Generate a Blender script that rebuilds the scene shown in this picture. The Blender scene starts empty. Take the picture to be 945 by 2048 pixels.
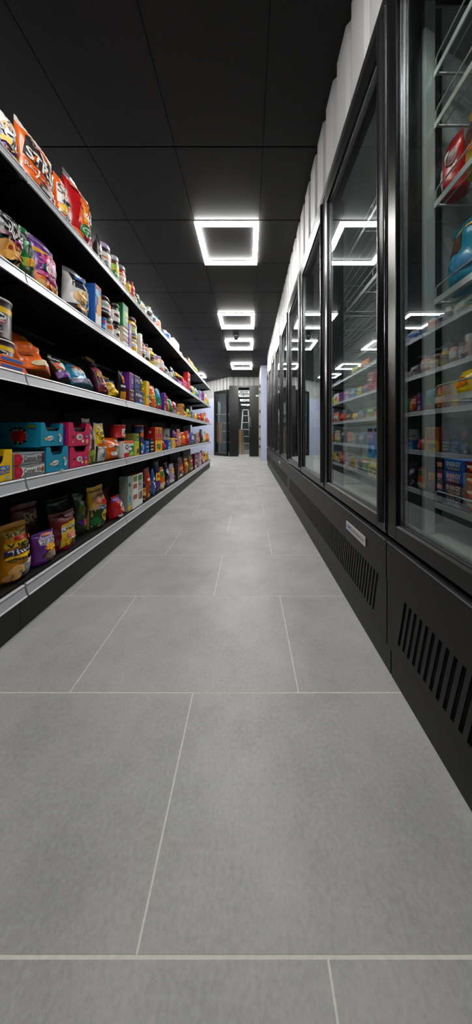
import bpy, bmesh, math, random
from mathutils import Vector, Matrix, noise

PI = math.pi
SC = bpy.context.scene
COLL = SC.collection
F, VX, VY, HC = 514.0, 498.0, 867.0, 0.78      # lens in pixels, vanishing point, eye height
CEIL = 2.715

# ------------------------------------------------------------------ materials
def lin(h):
    def f(c):
        c /= 255.0
        return c / 12.92 if c <= 0.04045 else ((c + 0.055) / 1.055) ** 2.4
    return tuple(f(int(h[i:i + 2], 16)) for i in (0, 2, 4)) + (1.0,)

MATS = {}
def new_mat(name):
    m = bpy.data.materials.new(name)
    m.use_nodes = True
    nt = m.node_tree
    return m, nt, nt.nodes['Principled BSDF']

def surf(name, hexcol, rough=0.5, metal=0.0, var=0.0, scale=20.0, bump=0.0, bscale=60.0, coat=0.0, spec=0.5, stretch=None):
    """procedural principled material: colour broken up by noise, optional bump"""
    if name in MATS:
        return MATS[name]
    m, nt, b = new_mat(name)
    c = lin(hexcol)
    tc = nt.nodes.new('ShaderNodeTexCoord')
    mp = nt.nodes.new('ShaderNodeMapping')
    nt.links.new(tc.outputs['Object'], mp.inputs[0])
    if stretch:
        mp.inputs['Scale'].default_value = stretch
    n = nt.nodes.new('ShaderNodeTexNoise')
    n.inputs['Scale'].default_value = scale
    n.inputs['Detail'].default_value = 4
    nt.links.new(mp.outputs[0], n.inputs['Vector'])
    r = nt.nodes.new('ShaderNodeValToRGB')
    r.color_ramp.elements[0].position = 0.3
    r.color_ramp.elements[1].position = 0.7
    r.color_ramp.elements[0].color = tuple(max(0, x * (1 - var)) for x in c[:3]) + (1,)
    r.color_ramp.elements[1].color = tuple(min(1, x * (1 + var)) for x in c[:3]) + (1,)
    nt.links.new(n.outputs['Fac'], r.inputs[0])
    nt.links.new(r.outputs[0], b.inputs['Base Color'])
    b.inputs['Roughness'].default_value = rough
    b.inputs['Metallic'].default_value = metal
    b.inputs['Specular IOR Level'].default_value = spec
    b.inputs['Coat Weight'].default_value = coat
    b.inputs['Coat Roughness'].default_value = 0.15
    if bump:
        n2 = nt.nodes.new('ShaderNodeTexNoise')
        n2.inputs['Scale'].default_value = bscale
        n2.inputs['Detail'].default_value = 3
        nt.links.new(mp.outputs[0], n2.inputs['Vector'])
        bp = nt.nodes.new('ShaderNodeBump')
        bp.inputs['Strength'].default_value = bump
        bp.inputs['Distance'].default_value = 0.004
        nt.links.new(n2.outputs['Fac'], bp.inputs['Height'])
        nt.links.new(bp.outputs[0], b.inputs['Normal'])
    MATS[name] = m
    return m

PAL = dict(og='ee6a16', do='a8430e', rd='c4141c', dr='701018', mr='5c0f34', pk='d01c58', mg='c0388c', pu='6a2a90',
           na='1b1f52', bl='1d5cb2', lb='52a6de', te='1090b4', gr='1c7c3c', lg='a9c93c', dg='20401f', ye='f2c316',
           cr='efdfb6', wh='ebe9e6', gy='85868a', dk='121113', br='54291a', tn='cc9246', sv='b9babf', go='da9618',
           sa='e08c72', li='b49fcb', dt='0c4254', ol='6d7a2a', db='2a1a18', gg='9db3a6', pe='e9b46c', cy='8ec8d6', wn='2e0a1e')
def pmat(code, kind):
    """packaging stock: film (bags), card (boxes), glass jars, metal tins, print (ink on any of them)"""
    key = 'pack_%s_%s' % (code, kind)
    if code == 'sv' and kind == 'film':
        return surf(key, PAL[code], .28, .85, .06, 30, .35, 45)
    if kind == 'film':
        return surf(key, PAL[code], .32, 0, .10, 22, .4, 40, .25)
    if kind == 'card':
        return surf(key, PAL[code], .45, 0, .06, 30, 0, 1, .1)
    if kind == 'tin':
        return surf(key, PAL[code], .42, 0, .05, 25, 0, 1, .1)
    return surf(key, PAL[code], .42, 0, .05, 40)

def emit(name, col, strength):
    m, nt, b = new_mat(name)
    nt.nodes.remove(b)
    e = nt.nodes.new('ShaderNodeEmission')
    e.inputs[0].default_value = col
    e.inputs[1].default_value = strength
    nt.links.new(e.outputs[0], nt.nodes['Material Output'].inputs[0])
    return m

def glass_mat(name, ior, tint):
    m, nt, b = new_mat(name)
    nt.nodes.remove(b)
    t = nt.nodes.new('ShaderNodeBsdfTransparent')
    t.inputs[0].default_value = tint
    g = nt.nodes.new('ShaderNodeBsdfGlossy')
    g.inputs['Roughness'].default_value = 0.0
    g.inputs[0].default_value = (.93, .97, 1, 1)
    geo = nt.nodes.new('ShaderNodeNewGeometry')
    dot = nt.nodes.new('ShaderNodeVectorMath'); dot.operation = 'DOT_PRODUCT'
    nt.links.new(geo.outputs['Incoming'], dot.inputs[0]); nt.links.new(geo.outputs['Normal'], dot.inputs[1])
    def mth(op, a, b=None):
        n = nt.nodes.new('ShaderNodeMath'); n.operation = op
        for i, q in enumerate((a, b)):
            if q is None: continue
            if isinstance(q, (int, float)): n.inputs[i].default_value = q
            else: nt.links.new(q, n.inputs[i])
        return n.outputs[0]
    f0 = ((ior - 1) / (ior + 1)) ** 2
    c = mth('SUBTRACT', 1.0, mth('ABSOLUTE', dot.outputs['Value']))
    fr = mth('ADD', mth('MULTIPLY', mth('POWER', c, 5.0), 1 - f0), f0)      # Schlick reflectance, same from either side
    mx = nt.nodes.new('ShaderNodeMixShader')
    nt.links.new(fr, mx.inputs[0])
    nt.links.new(t.outputs[0], mx.inputs[1])
    nt.links.new(g.outputs[0], mx.inputs[2])
    nt.links.new(mx.outputs[0], nt.nodes['Material Output'].inputs[0])
    return m

def floor_mat():
    m, nt, b = new_mat('grey_stone_tile')
    tc = nt.nodes.new('ShaderNodeTexCoord')
    def nz(scale, det, rough=.6):
        n = nt.nodes.new('ShaderNodeTexNoise')
        n.inputs['Scale'].default_value = scale
        n.inputs['Detail'].default_value = det
        n.inputs['Roughness'].default_value = rough
        nt.links.new(tc.outputs['Object'], n.inputs['Vector'])
        return n
    a, c = nz(3.2, 8, .65), nz(120, 4, .7)
    mx = nt.nodes.new('ShaderNodeMix')
    mx.inputs[0].default_value = .35
    nt.links.new(a.outputs['Fac'], mx.inputs[2]); nt.links.new(c.outputs['Fac'], mx.inputs[3])
    r = nt.nodes.new('ShaderNodeValToRGB')
    r.color_ramp.elements[0].position = .34; r.color_ramp.elements[1].position = .68
    r.color_ramp.elements[0].color = (.27, .27, .265, 1)
    r.color_ramp.elements[1].color = (.46, .46, .45, 1)
    nt.links.new(mx.outputs[0], r.inputs[0])
    nt.links.new(r.outputs[0], b.inputs['Base Color'])
    b.inputs['Roughness'].default_value = .42
    b.inputs['Specular IOR Level'].default_value = .45
    bp = nt.nodes.new('ShaderNodeBump')
    bp.inputs['Strength'].default_value = .12
    bp.inputs['Distance'].default_value = .003
    nt.links.new(c.outputs['Fac'], bp.inputs['Height'])
    nt.links.new(bp.outputs[0], b.inputs['Normal'])
    return m

M_FLOOR = floor_mat()
M_GROUT = surf('pale_grout', 'd2d0c9', .8, 0, .08, 60)
M_CEIL = surf('black_ceiling_tile', '090908', .55, 0, .10, 8, .05, 200, 0, .34)
M_CGAP = surf('ceiling_grid_black', '070707', .6)
M_CLAD = surf('white_corrugated_steel', 'a4a4a4', .38, 0, .05, 3, 0, 1, 0, .5, (1, 1, .3))
M_WALL = surf('plain_dark_wall', '54585a', .8, 0, .05, 5)
M_WALL_L = surf('pale_wall_paint', 'c4c7cc', .7, 0, .04, 5)
M_LAV = surf('lavender_grey_panel', 'b9bfd8', .55, 0, .03, 6)
M_BLK = surf('black_powder_coat', '131211', .45, 0, .08, 14, .05, 300, 0, .32)
M_BLK2 = surf('black_satin_frame', '0e0e0e', .3, .2, .03, 3)
M_PLINTH = surf('black_plinth', '0c0c0b', .5, 0, .06, 14)
M_HOLE = surf('deep_black', '030303', .8)
M_SHELF = surf('black_shelf_steel', '0a0a0b', .5, 0, .06, 20)
M_BACK = surf('black_back_panel', '060607', .6, 0, .06, 10)
M_STRIP = surf('white_price_strip', 'b2b4ba', .33, .15, .06, 10, 0, 1, 0, .5, (1, .2, 1))
M_STRIP_HI = surf('strip_edge_highlight', 'f0f0f2', .3, .2, .03, 30)
M_LINER = surf('grey_cabinet_liner', 'b4baba', .45, .1, .05, 6)
M_LINER_D = surf('dark_cabinet_mullion', '16191b', .35, .2, .05, 10)
M_ALU = surf('brushed_aluminium', 'c3c6c6', .3, .6, .06, 30, 0, 1, 0, .5, (1, 1, .1))
M_WIRE = surf('white_coated_wire', 'c9cfcd', .35, .2, .03, 30)
M_CHROME = surf('polished_trim', '8d8e92', .2, .9, .04, 20)
M_GASKET = surf('grey_door_gasket', '8b8e8c', .4, .2, .2, 90, .5, 150)
M_BADGE = surf('silver_badge', 'cfcdc9', .35, .2, .04, 60)
M_INKB = surf('blue_badge_ink', '2f4a86', .5)
M_INKG = surf('grey_badge_ink', '55565a', .5)
M_WHITE = surf('white_plastic', 'e6e5e2', .4, 0, .03, 20)
M_CARD = surf('brown_cardboard', '9a7650', .8, 0, .12, 9, .05, 80)
M_GLASS = glass_mat('door_glass', 1.75, (.93, .96, .95, 1))
M_GLASS2 = glass_mat('back_glass', 1.7, (.9, .93, .93, 1))
M_LED = emit('white_led_tube', (1, .985, .95, 1), 62)
M_LED2 = emit('store_room_bulb', (1, .97, .92, 1), 90)

# ------------------------------------------------------------------ mesh helpers
def tag(o, label=None, cat=None, group=None, kind=None):
    if label: o['label'] = label
    if cat: o['category'] = cat
    if group: o['group'] = group
    if kind: o['kind'] = kind
    return o

def link(name, me, parent=None):
    o = bpy.data.objects.new(name, me)
    COLL.objects.link(o)
    if parent: o.parent = parent
    return o

def empty(name, loc=(0, 0, 0)):
    o = bpy.data.objects.new(name, None)
    o.empty_display_size = .05
    o.location = loc
    COLL.objects.link(o)
    return o

class MB:
    """mesh builder: faces with material slots"""
    def __init__(s):
        s.bm = bmesh.new(); s.mats = []
    def mi(s, m):
        if m not in s.mats: s.mats.append(m)
        return s.mats.index(m)
    def poly(s, pts, m, smooth=False):
        f = s.bm.faces.new([s.bm.verts.new(p) for p in pts])
        f.material_index = s.mi(m); f.smooth = smooth
        return f
    def box(s, a, b, m, bev=0.0):
        a, b = [min(p, q) for p, q in zip(a, b)], [max(p, q) for p, q in zip(a, b)]
        vs = [s.bm.verts.new((x, y, z)) for z in (a[2], b[2]) for y in (a[1], b[1]) for x in (a[0], b[0])]
        k = s.mi(m); fs = []
        for q in ((0, 2, 3, 1), (4, 5, 7, 6), (0, 1, 5, 4), (2, 6, 7, 3), (0, 4, 6, 2), (1, 3, 7, 5)):
            f = s.bm.faces.new([vs[i] for i in q]); f.material_index = k; fs.append(f)
        if bev:
            es = list({e for f in fs for e in f.edges})
            bmesh.ops.bevel(s.bm, geom=es, offset=bev, segments=2, affect='EDGES', profile=.6)
    def prism(s, outline, axis, a, b, m):
        """outline in the two other axes, extruded along axis from a to b"""
        def P(p, t):
            q = list(p); q.insert(axis, t); return q
        k = s.mi(m)
        A = [s.bm.verts.new(P(p, a)) for p in outline]; B = [s.bm.verts.new(P(p, b)) for p in outline]
        n = len(outline)
        for f in [s.bm.faces.new(A), s.bm.faces.new(B[::-1])] + [s.bm.faces.new((A[i], B[i], B[(i + 1) % n], A[(i + 1) % n])) for i in range(n)]:
            f.material_index = k
    def tube(s, pts, r, m, n=8):
        k = s.mi(m); pts = [Vector(p) for p in pts]; rings = []
        for i, p in enumerate(pts):
            d = (pts[min(i + 1, len(pts) - 1)] - pts[max(i - 1, 0)]).normalized()
            u = d.orthogonal().normalized() if i == 0 else (rings_u - d * rings_u.dot(d)).normalized()
            rings_u = u
            w = d.cross(u)
            rings.append([s.bm.verts.new(p + (u * math.cos(2 * PI * j / n) + w * math.sin(2 * PI * j / n)) * r) for j in range(n)])
        for a, b in zip(rings, rings[1:]):
            for j in range(n):
                f = s.bm.faces.new((a[j], a[(j + 1) % n], b[(j + 1) % n], b[j])); f.material_index = k; f.smooth = True
        for ring in (rings[0], rings[-1]):
            f = s.bm.faces.new(ring); f.material_index = k
    def lathe(s, prof, m, n=24, c=(0, 0)):
        """prof: (r, z, material or None)"""
        rings = []
        for p in prof:
            rings.append([s.bm.verts.new((c[0] + p[0] * math.cos(2 * PI * j / n), c[1] + p[0] * math.sin(2 * PI * j / n), p[1])) for j in range(n)])
        for i, (a, b) in enumerate(zip(rings, rings[1:])):
            k = s.mi(prof[i][2] if len(prof[i]) > 2 and prof[i][2] else m)
            for j in range(n):
                f = s.bm.faces.new((a[j], a[(j + 1) % n], b[(j + 1) % n], b[j])); f.material_index = k; f.smooth = True
        f = s.bm.faces.new(rings[0][::-1]); f.material_index = s.mi(m)
        f = s.bm.faces.new(rings[-1]); f.material_index = s.mi(prof[-2][2] if len(prof[-2]) > 2 and prof[-2][2] else m)
    def build(s, name, parent=None, origin=(0, 0, 0), fix=True):
        if fix: bmesh.ops.recalc_face_normals(s.bm, faces=s.bm.faces)
        if any(origin): bmesh.ops.translate(s.bm, verts=s.bm.verts, vec=[-c for c in origin])
        me = bpy.data.meshes.new(name); s.bm.to_mesh(me); s.bm.free()
        for m in s.mats: me.materials.append(m)
        return link(name, me, parent)

# ------------------------------------------------------------------ printing on packs
TXT = {}
def text_tris(body):
    """letter outlines as triangles in a unit box"""
    if body in TXT: return TXT[body]
    cu = bpy.data.curves.new('lettering', 'FONT')
    cu.body = body; cu.resolution_u = 2; cu.offset = .022
    ob = bpy.data.objects.new('lettering', cu)
    me = bpy.data.meshes.new_from_object(ob)
    vs = [tuple(v.co[:2]) for v in me.vertices]; fs = [tuple(p.vertices) for p in me.polygons]
    bpy.data.objects.remove(ob); bpy.data.curves.remove(cu); bpy.data.meshes.remove(me)
    if vs:
        x0 = min(v[0] for v in vs); x1 = max(v[0] for v in vs); y0 = min(v[1] for v in vs); y1 = max(v[1] for v in vs)
        vs = [((v[0] - x0) / max(1e-6, x1 - x0) - .5, (v[1] - y0) / max(1e-6, y1 - y0) - .5) for v in vs]
    TXT[body] = (vs, fs)
    return TXT[body]

def prints(mb, S, elems, step=.12, off=.0007):
    """ink shapes (in 0..1 pack coordinates) laid on the surface S(u, v)"""
    def nrm(u, v):
        e = .004
        a = Vector(S(min(u + e, 1), v)) - Vector(S(max(u - e, 0), v)); b = Vector(S(u, min(v + e, 1))) - Vector(S(u, max(v - e, 0)))
        return a.cross(b).normalized()
    for li, el in enumerate(elems):
        t = bmesh.new(); k = el[0]
        if k == 'e':
            _, cu, cv, ru, rv, col = el[:6]; ro = el[6] if len(el) > 6 else 0
            ps = []
            for j in range(20):
                a = 2 * PI * j / 20; x, y = math.cos(a) * ru, math.sin(a) * rv
                ps.append((cu + x * math.cos(ro) - y * math.sin(ro), cv + x * math.sin(ro) + y * math.cos(ro)))
        elif k == 'r':
            _, a, b, c, d, col = el[:6]; ps = [(a, b), (c, b), (c, d), (a, d)]
        elif k == 's':
            _, cu, cv, ru, rv, n, col = el[:7]; ps = []
            for j in range(2 * n):
                q = 1 if j % 2 == 0 else .62
                ps.append((cu + ru * q * math.cos(PI * j / n), cv + rv * q * math.sin(PI * j / n)))
        elif k == 'p':
            ps, col = el[1], el[2]
        if k == 't':
            _, body, cu, cv, wu, hv, col = el[:7]; ro = el[7] if len(el) > 7 else 0
            vs, fs = text_tris(body)
            tv = []
            for x, y in vs:
                x, y = x * wu, y * hv + x * wu * ro
                tv.append(t.verts.new((cu + x, cv + y, 0)))
            for f in fs:
                try: t.faces.new([tv[i] for i in f])
                except ValueError: pass
        else:
            t.faces.new([t.verts.new((p[0], p[1], 0)) for p in ps])
        bmesh.ops.triangulate(t, faces=t.faces)
        for _ in range(3):
            es = [e for e in t.edges if e.calc_length() > step]
            if not es: break
            bmesh.ops.subdivide_edges(t, edges=es, cuts=1)
            bmesh.ops.triangulate(t, faces=t.faces)
        mm = mb.mi(pmat(col, 'print')); mp = {}
        for v in t.verts:
            u, w = min(.995, max(.005, v.co.x)), min(.995, max(.005, v.co.y))
            q = Vector(S(u, w)) + nrm(u, w) * off * (1.4 + li * .55)
            mp[v] = mb.bm.verts.new((q.x, q.y, max(q.z, .0006)))
        for f in t.faces:
            g = mb.bm.faces.new([mp[v] for v in f.verts]); g.material_index = mm; g.smooth = True
        t.free()

# ------------------------------------------------------------------ packs; every pack faces local +x, stands on z = 0
def pouch_S(w, h, d, seed, gusset=True, top=.68):
    def fv(v):
        if v > .92: return .03
        lo = (.72 + .28 * min(1, v / .14)) if gusset else min(1, (v / .28 + .02)) ** .6
        hi = 1 if v < .42 else math.cos((v - .42) / .5 * PI / 2) ** top
        return max(.03, lo * hi)
    def S(u, v, side=1):
        fu = max(0, math.sin(PI * min(1, max(0, u)))) ** .55
        wr = noise.noise(Vector((u * 3.3 + seed * 7.1, v * 4.2, seed * 3.7 + side))) * .30 + (abs(noise.noise(Vector((u * 5 + v * 3 + seed, v * 6 - u * 2, seed * 1.7 + side)))) - .25) * .34
        t = d / 2 * fu * fv(v) * (1 + wr)
        y = (u - .5) * w * (1 - .05 * math.sin(PI * v) + .02 * math.sin(9 * v + seed))
        z = h * v * (1 + .012 * math.sin(5 * u + seed) * v)
        lean = .05 * d * math.sin(seed * 5) * v
        return (side * t + lean + .10 * d * math.sin(PI * u) * max(0, v - .9) * math.sin(seed * 3 + u * 5) * 6, y, z)
    return S

def add_pouch(mb, w, h, d, seed, m, gusset=True, nu=14, nv=16, v1=1.0, top=.68):
    S = pouch_S(w, h, d, seed, gusset, top)
    k = mb.mi(m)
    g = {}
    for side in (1, -1):
        for i in range(nu + 1):
            for j in range(nv + 1):
                g[side, i, j] = g[1, i, j] if side < 0 and i in (0, nu) else mb.bm.verts.new(S(i / nu, v1 * j / nv, side))
        for i in range(nu):
            for j in range(nv):
                q = [g[side, i, j], g[side, i + 1, j], g[side, i + 1, j + 1], g[side, i, j + 1]]
                f = mb.bm.faces.new(q if side > 0 else q[::-1]); f.material_index = k; f.smooth = True
    for j in (0, nv):
        ring = [g[1, i, j] for i in range(nu + 1)] + [g[-1, i, j] for i in range(nu - 1, 0, -1)]
        f = mb.bm.faces.new(ring[::-1] if j == 0 else ring); f.material_index = k
    return S

def auto_prints(cols, rng, kind):
    b, c, e = cols[1 % len(cols)], cols[2 % len(cols)], cols[-1]
    o = []
    if rng.random() < .5: o.append(('r', .03, .06, .97, .06 + rng.uniform(.12, .35), c))
    cv = rng.uniform(.42, .68)
    o.append(rng.choice([('e', .5, cv, rng.uniform(.28, .42), rng.uniform(.1, .2), b, rng.uniform(-.3, .3)),
                         ('s', .5, cv, .42, .2, 8, b), ('r', .1, cv - .12, .9, cv + .12, b),
                         ('p', [(.08, cv - .1), (.92, cv), (.85, cv + .2), (.15, cv + .12)], b)]))
    if rng.random() < .8: o.append(('r', .22, cv - .03, .78, cv + .05, 'wh' if b not in ('wh', 'cr', 'ye') else rng.choice(['dk', 'rd', 'na'])))
    for _ in range(rng.randint(2, 4)):
        u, v = rng.uniform(.2, .8), rng.uniform(.12, .36)
        o.append(('e', u, v, rng.uniform(.07, .16), rng.uniform(.04, .08), rng.choice([c, e, 'ye', 'wh', 'dk', b])))
    if rng.random() < .5: o.append(('r', .05, .82, .95, .87, e))
    return o

def pack(kind, w, h, d, cols, pr, seed, big, extra=None):
    """returns the root of a finished pack at the origin"""
    extra = extra or {}
    rng = random.Random(seed * 131 + 7)
    if pr is None: pr = auto_prints(cols, rng, kind)
    c0 = cols[0]
    nm = {'P': 'snack_bag', 'B': 'snack_carton', 'J': 'glass_jar', 'C': 'snack_tin', 'T': 'plastic_bottle', 'D': 'display_carton', 'R': 'candy_bar_pack'}[kind]
    cat = {'P': 'bag', 'B': 'box', 'J': 'jar', 'C': 'tin', 'T': 'bottle', 'D': 'box', 'R': 'box'}[kind]
    step = .12 if big else .3
    if kind == 'P':
        gus = extra.get('gus', True)
        v1 = .92 if big else 1.0
        mb = MB(); S = add_pouch(mb, w, h, d, seed * .37, pmat(c0, 'film'), gus, *((16, 18) if big else (8, 9)), v1, extra.get('top', .68))
        prints(mb, S, [e for e in pr], step, .0012 if big else .0016)
        if not big:
            root = mb.build(nm, fix=False)
        else:
            root = empty(nm)
            mb.build('pouch', root, fix=False)
            sb = MB(); k = sb.mi(pmat(extra.get('seal', c0), 'film'))
            n = 18; rows = [.92, .945, .97, 1.0]; vg = {}
            for side in (1, -1):
                for i in range(n + 1):
                    for j, v in enumerate(rows):
                        x, y, z = S(i / n, v, side)
                        x += side * .0006 + (.0006 if j % 2 else -.0004)
                        if j == 3: z += .003 * (i % 2)
                        vg[side, i, j] = sb.bm.verts.new((x, y, z))
                for i in range(n):
                    for j in range(3):
                        q = [vg[side, i, j], vg[side, i + 1, j], vg[side, i + 1, j + 1], vg[side, i, j + 1]]
                        f = sb.bm.faces.new(q if side > 0 else q[::-1]); f.material_index = k
            sb.build('top_seal', root, fix=False)
    elif kind in 'BR':
        mb = MB(); mb.box((-d / 2, -w / 2, 0), (d / 2, w / 2, h), pmat(c0, 'card'), min(.003, w * .06))
        S = lambda u, v: (d / 2, (u - .5) * w, v * h)
        prints(mb, S, pr, 9, .0005)
        sp = extra.get('side')
        if sp:
            S2 = lambda u, v: ((u - .5) * d, -w / 2, v * h)
            prints(mb, S2, sp, 9, .0005)
        if big and kind == 'B':
            root = empty(nm); mb.build('carton', root)
            fb = MB(); fb.box((-d * .46, -w * .46, h), (d * .46, w * .46, h + .0015), pmat(cols[-1], 'card'))
            fb.build('top_flap', root)
        else:
            root = mb.build(nm)
    elif kind == 'D':      # open-fronted display carton: walls with a cut-down front
        root = empty(nm); mb = MB(); m = pmat(c0, 'card'); t = .003
        mb.box((-d / 2, -w / 2, 0), (d / 2, w / 2, t), m)
        mb.box((-d / 2, -w / 2, t), (-d / 2 + t, w / 2, h), m)
        for s in (-1, 1):
            y = s * (w / 2)
            mb.box((-d / 2 + t, y, t), (d / 2 - t, y - s * t, h), m)
        n0, n1, nh = extra.get('notch', (.2, .8, .62))
        out = [(-.5 * w, 0), (.5 * w, 0), (.5 * w, h), ((n1 + .06 - .5) * w, h), ((n1 - .5) * w, nh * h + .08 * h), ((n1 - .06 - .5) * w, nh * h),
               ((n0 + .06 - .5) * w, nh * h), ((n0 - .5) * w, nh * h + .08 * h), ((n0 - .06 - .5) * w, h), (-.5 * w, h)]
        mb.prism(out, 0, d / 2 - t, d / 2, m)
        prints(mb, lambda u, v: (d / 2, (u - .5) * w, v * h), pr, 9, .0005)
        if extra.get('side'):
            prints(mb, lambda u, v: ((u - .5) * d, -w / 2, v * h), extra['side'], 9, .0005)
        mb.build('carton', root)
        ib = MB(); ib.box((-d / 2 + .006, -w / 2 + .006, .004), (d / 2 - .012, w / 2 - .006, h * .8), pmat(extra.get('fill', 'db'), 'card'), .004)
        ib.build('contents', root)
    else:
        r = w / 2
        root = empty(nm); mb = MB(); n = 28 if big else 16
        if kind == 'J':
            hb = h * .80
            mb.lathe([(r * .9, 0), (r, h * .03), (r, hb * .12, pmat(cols[1 % len(cols)], 'print')), (r, hb * .80), (r * .97, hb * .86), (r * .84, hb * .97), (r * .84, hb)], pmat(c0, 'tin'), n)
            zr = (hb * .14, hb * .78); lz = (hb, h); lr = r * .9
        elif kind == 'C':
            hb = h * .93
            mb.lathe([(r * .96, 0), (r, h * .015), (r, h * .04), (r * .985, h * .05), (r * .985, hb * .86, pmat(cols[1 % len(cols)], 'tin') if extra.get('band') else None), (r * .985, hb * .985), (r, hb)], pmat(c0, 'tin'), n)
            zr = (h * .06, hb * .84); lz = (hb, h); lr = r * 1.02
        else:
            hb = h * .86
            mb.lathe([(r * .9, 0), (r, h * .03), (r, h * .28, pmat(cols[1 % len(cols)], 'print')), (r, h * .62), (r * .95, h * .72), (r * .72, h * .81), (r * .5, hb)], pmat(c0, 'tin'), n)
            zr = (h * .06, h * .6); lz = (hb, h); lr = r * .56
        R = r * (1.0 if kind != 'C' else .985)
        span = 2.4
        S = lambda u, v: (R * math.cos((u - .5) * span), R * math.sin((u - .5) * span), zr[0] + v * (zr[1] - zr[0]))
        prints(mb, S, pr, .1 if big else .2, .0006)
        mb.build({'J': 'jar_body', 'C': 'tin_body', 'T': 'bottle_body'}[kind], root)
        lb = MB(); e = (lz[1] - lz[0])
        lb.lathe([(lr * .96, lz[0] + .0004), (lr, lz[0] + e * .1), (lr, lz[0] + e * .8), (lr * .94, lz[1] - .0005), (lr * .5, lz[1] - e * .08)], pmat(extra.get('lid', cols[-1]), 'tin'), n)
        lb.build('bottle_cap' if kind == 'T' else 'lid', root)
    return root, nm, cat

# ------------------------------------------------------------------ room shell
def structure(o): return tag(o, kind='structure')

mb = MB()
ys = [1.234, 1.65, 2.05] + [2.05 + .41 * i for i in range(1, 25)]
ys = [.383 - .416 * i for i in range(9, 0, -1)] + [.383, .774] + ys
mb.box((-3.4, -3.6, -.05), (1.25, 12.2, -.0004), M_GROUT)
for r, (a, b) in enumerate(zip(ys, ys[1:])):
    off = -.168 if r % 2 == 1 else .15
    if r == 8: off = .118
    for k in range(-5, 3):
        x0, x1 = max(-3.4, off + .69 * k), min(1.25, off + .69 * (k + 1))
        if x1 - x0 > .02:
            mb.box((x0 + .0018, a + .002, -.004), (x1 - .0018, b - .002, 0), M_FLOOR)
structure(mb.build('floor'))

mb = MB()
mb.box((-3.4, -3.6, CEIL + .012), (1.25, 12.2, CEIL + .06), M_CGAP)
LX0, LY0, TS = -.499, 2.33, .595
for i in range(-5, 3):
    for j in range(-10, 17):
        x0, y0 = LX0 + TS * i, LY0 + TS * j
        mb.box((max(-3.4, x0 + .0025), y0 + .004, CEIL), (min(1.25, x0 + TS - .0025), y0 + TS - .004, CEIL + .014), M_CEIL)
structure(mb.build('ceiling'))

def cladding(name, p0, p1, z0, z1, side, pitch=.19, depth=.016, kind_obj=True):
    """corrugated steel sheet between two floor points; side = +1/-1 picks the face"""
    p0, p1 = Vector((p0[0], p0[1], 0)), Vector((p1[0], p1[1], 0))
    L = (p1 - p0).length; t = (p1 - p0) / L; n = Vector((-t.y, t.x, 0)) * side
    prof = [(0, 0)]; s = 0
    while s < L:
        for q, d in ((.66, 0), (.74, -1), (.92, -1), (1, 0)):
            prof.append((min(L, s + q * pitch), d * depth))
        s += pitch
    mb = MB(); k = mb.mi(M_CLAD)
    lo = [mb.bm.verts.new(p0 + t * a + n * d + Vector((0, 0, z0))) for a, d in prof]
    hi = [mb.bm.verts.new(p0 + t * a + n * d + Vector((0, 0, z1))) for a, d in prof]
    lob = [mb.bm.verts.new(p0 + t * a - n * (depth + .02) + Vector((0, 0, z0))) for a, d in prof]
    hib = [mb.bm.verts.new(p0 + t * a - n * (depth + .02) + Vector((0, 0, z1))) for a, d in prof]
    for i in range(len(prof) - 1):
        if prof[i + 1][0] - prof[i][0] < 1e-6: continue
        for q in ((lo[i], lo[i + 1], hi[i + 1], hi[i]), (hib[i], hib[i + 1], lob[i + 1], lob[i]), (lo[i], lob[i], lob[i + 1], lo[i + 1]), (hi[i], hi[i + 1], hib[i + 1], hib[i])):
            f = mb.bm.faces.new(q); f.material_index = k
    return structure(mb.build(name))

cladding('wall_right', (.462, -2.2), (.462, 6.36), 2.238, CEIL, 1)
mb = MB(); mb.box((1.14, -3.6, 0), (1.2, 12.2, CEIL), M_WALL); structure(mb.build('wall_right_rear'))
mb = MB(); mb.box((-3.4, -3.6, 0), (-3.34, 12.2, CEIL), M_WALL_L); structure(mb.build('wall_left'))
mb = MB(); mb.box((-3.34, -3.6, 0), (1.14, -3.54, CEIL), M_WALL); structure(mb.build('wall_front'))
mb = MB(); mb.box((-3.34, 11.7, 0), (1.14, 11.76, CEIL), M_WALL); structure(mb.build('wall_rear'))
# rear of the shop: frontal piece over the cabinet, angled piece to its left
BX0, BY = -.667, 8.8
def ang(t, off=0.0):
    d = Vector((-1, .92)).normalized(); L = math.hypot(1, .92)
    n = Vector((-.92, -1)).normalized()
    p = Vector((BX0, BY)) + d * (t * L) + n * off
    return (p.x, p.y)
cladding('wall_back', (BX0, BY), (1.14, BY), 2.41, CEIL, -1, .178, .032)
cladding('wall_back_left', ang(1.9), ang(0), 2.285, CEIL, -1, .178, .032)
def slab(mb, p, q, z0, z1, th, m):
    p, q = Vector(p), Vector(q); t = (q - p).normalized(); n = Vector((-t.y, t.x)) * th
    o = [p, q, q + n, p + n]
    mb.prism([(v.x, v.y) for v in o], 2, z0, z1, m)
mb = MB(); slab(mb, ang(.53), ang(1.9), 0, 2.07, -.05, M_LAV)
structure(mb.build('wall_back_panel'))
mb = MB(); slab(mb, ang(.53), ang(1.9), 2.07, 2.285, -.045, M_CLAD); structure(mb.build('trim_1'))
mb = MB(); mb.box((.345, 8.8, 0), (1.14, 8.86, 2.41), M_WALL); structure(mb.build('wall_back_right'))
mb = MB()
mb.box((.352, 7.29, 0), (.56, 8.74, CEIL), M_LAV)
mb.box((.338, 7.31, 0), (.352, 8.74, CEIL), M_CLAD)
structure(mb.build('wall_partition'))
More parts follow.
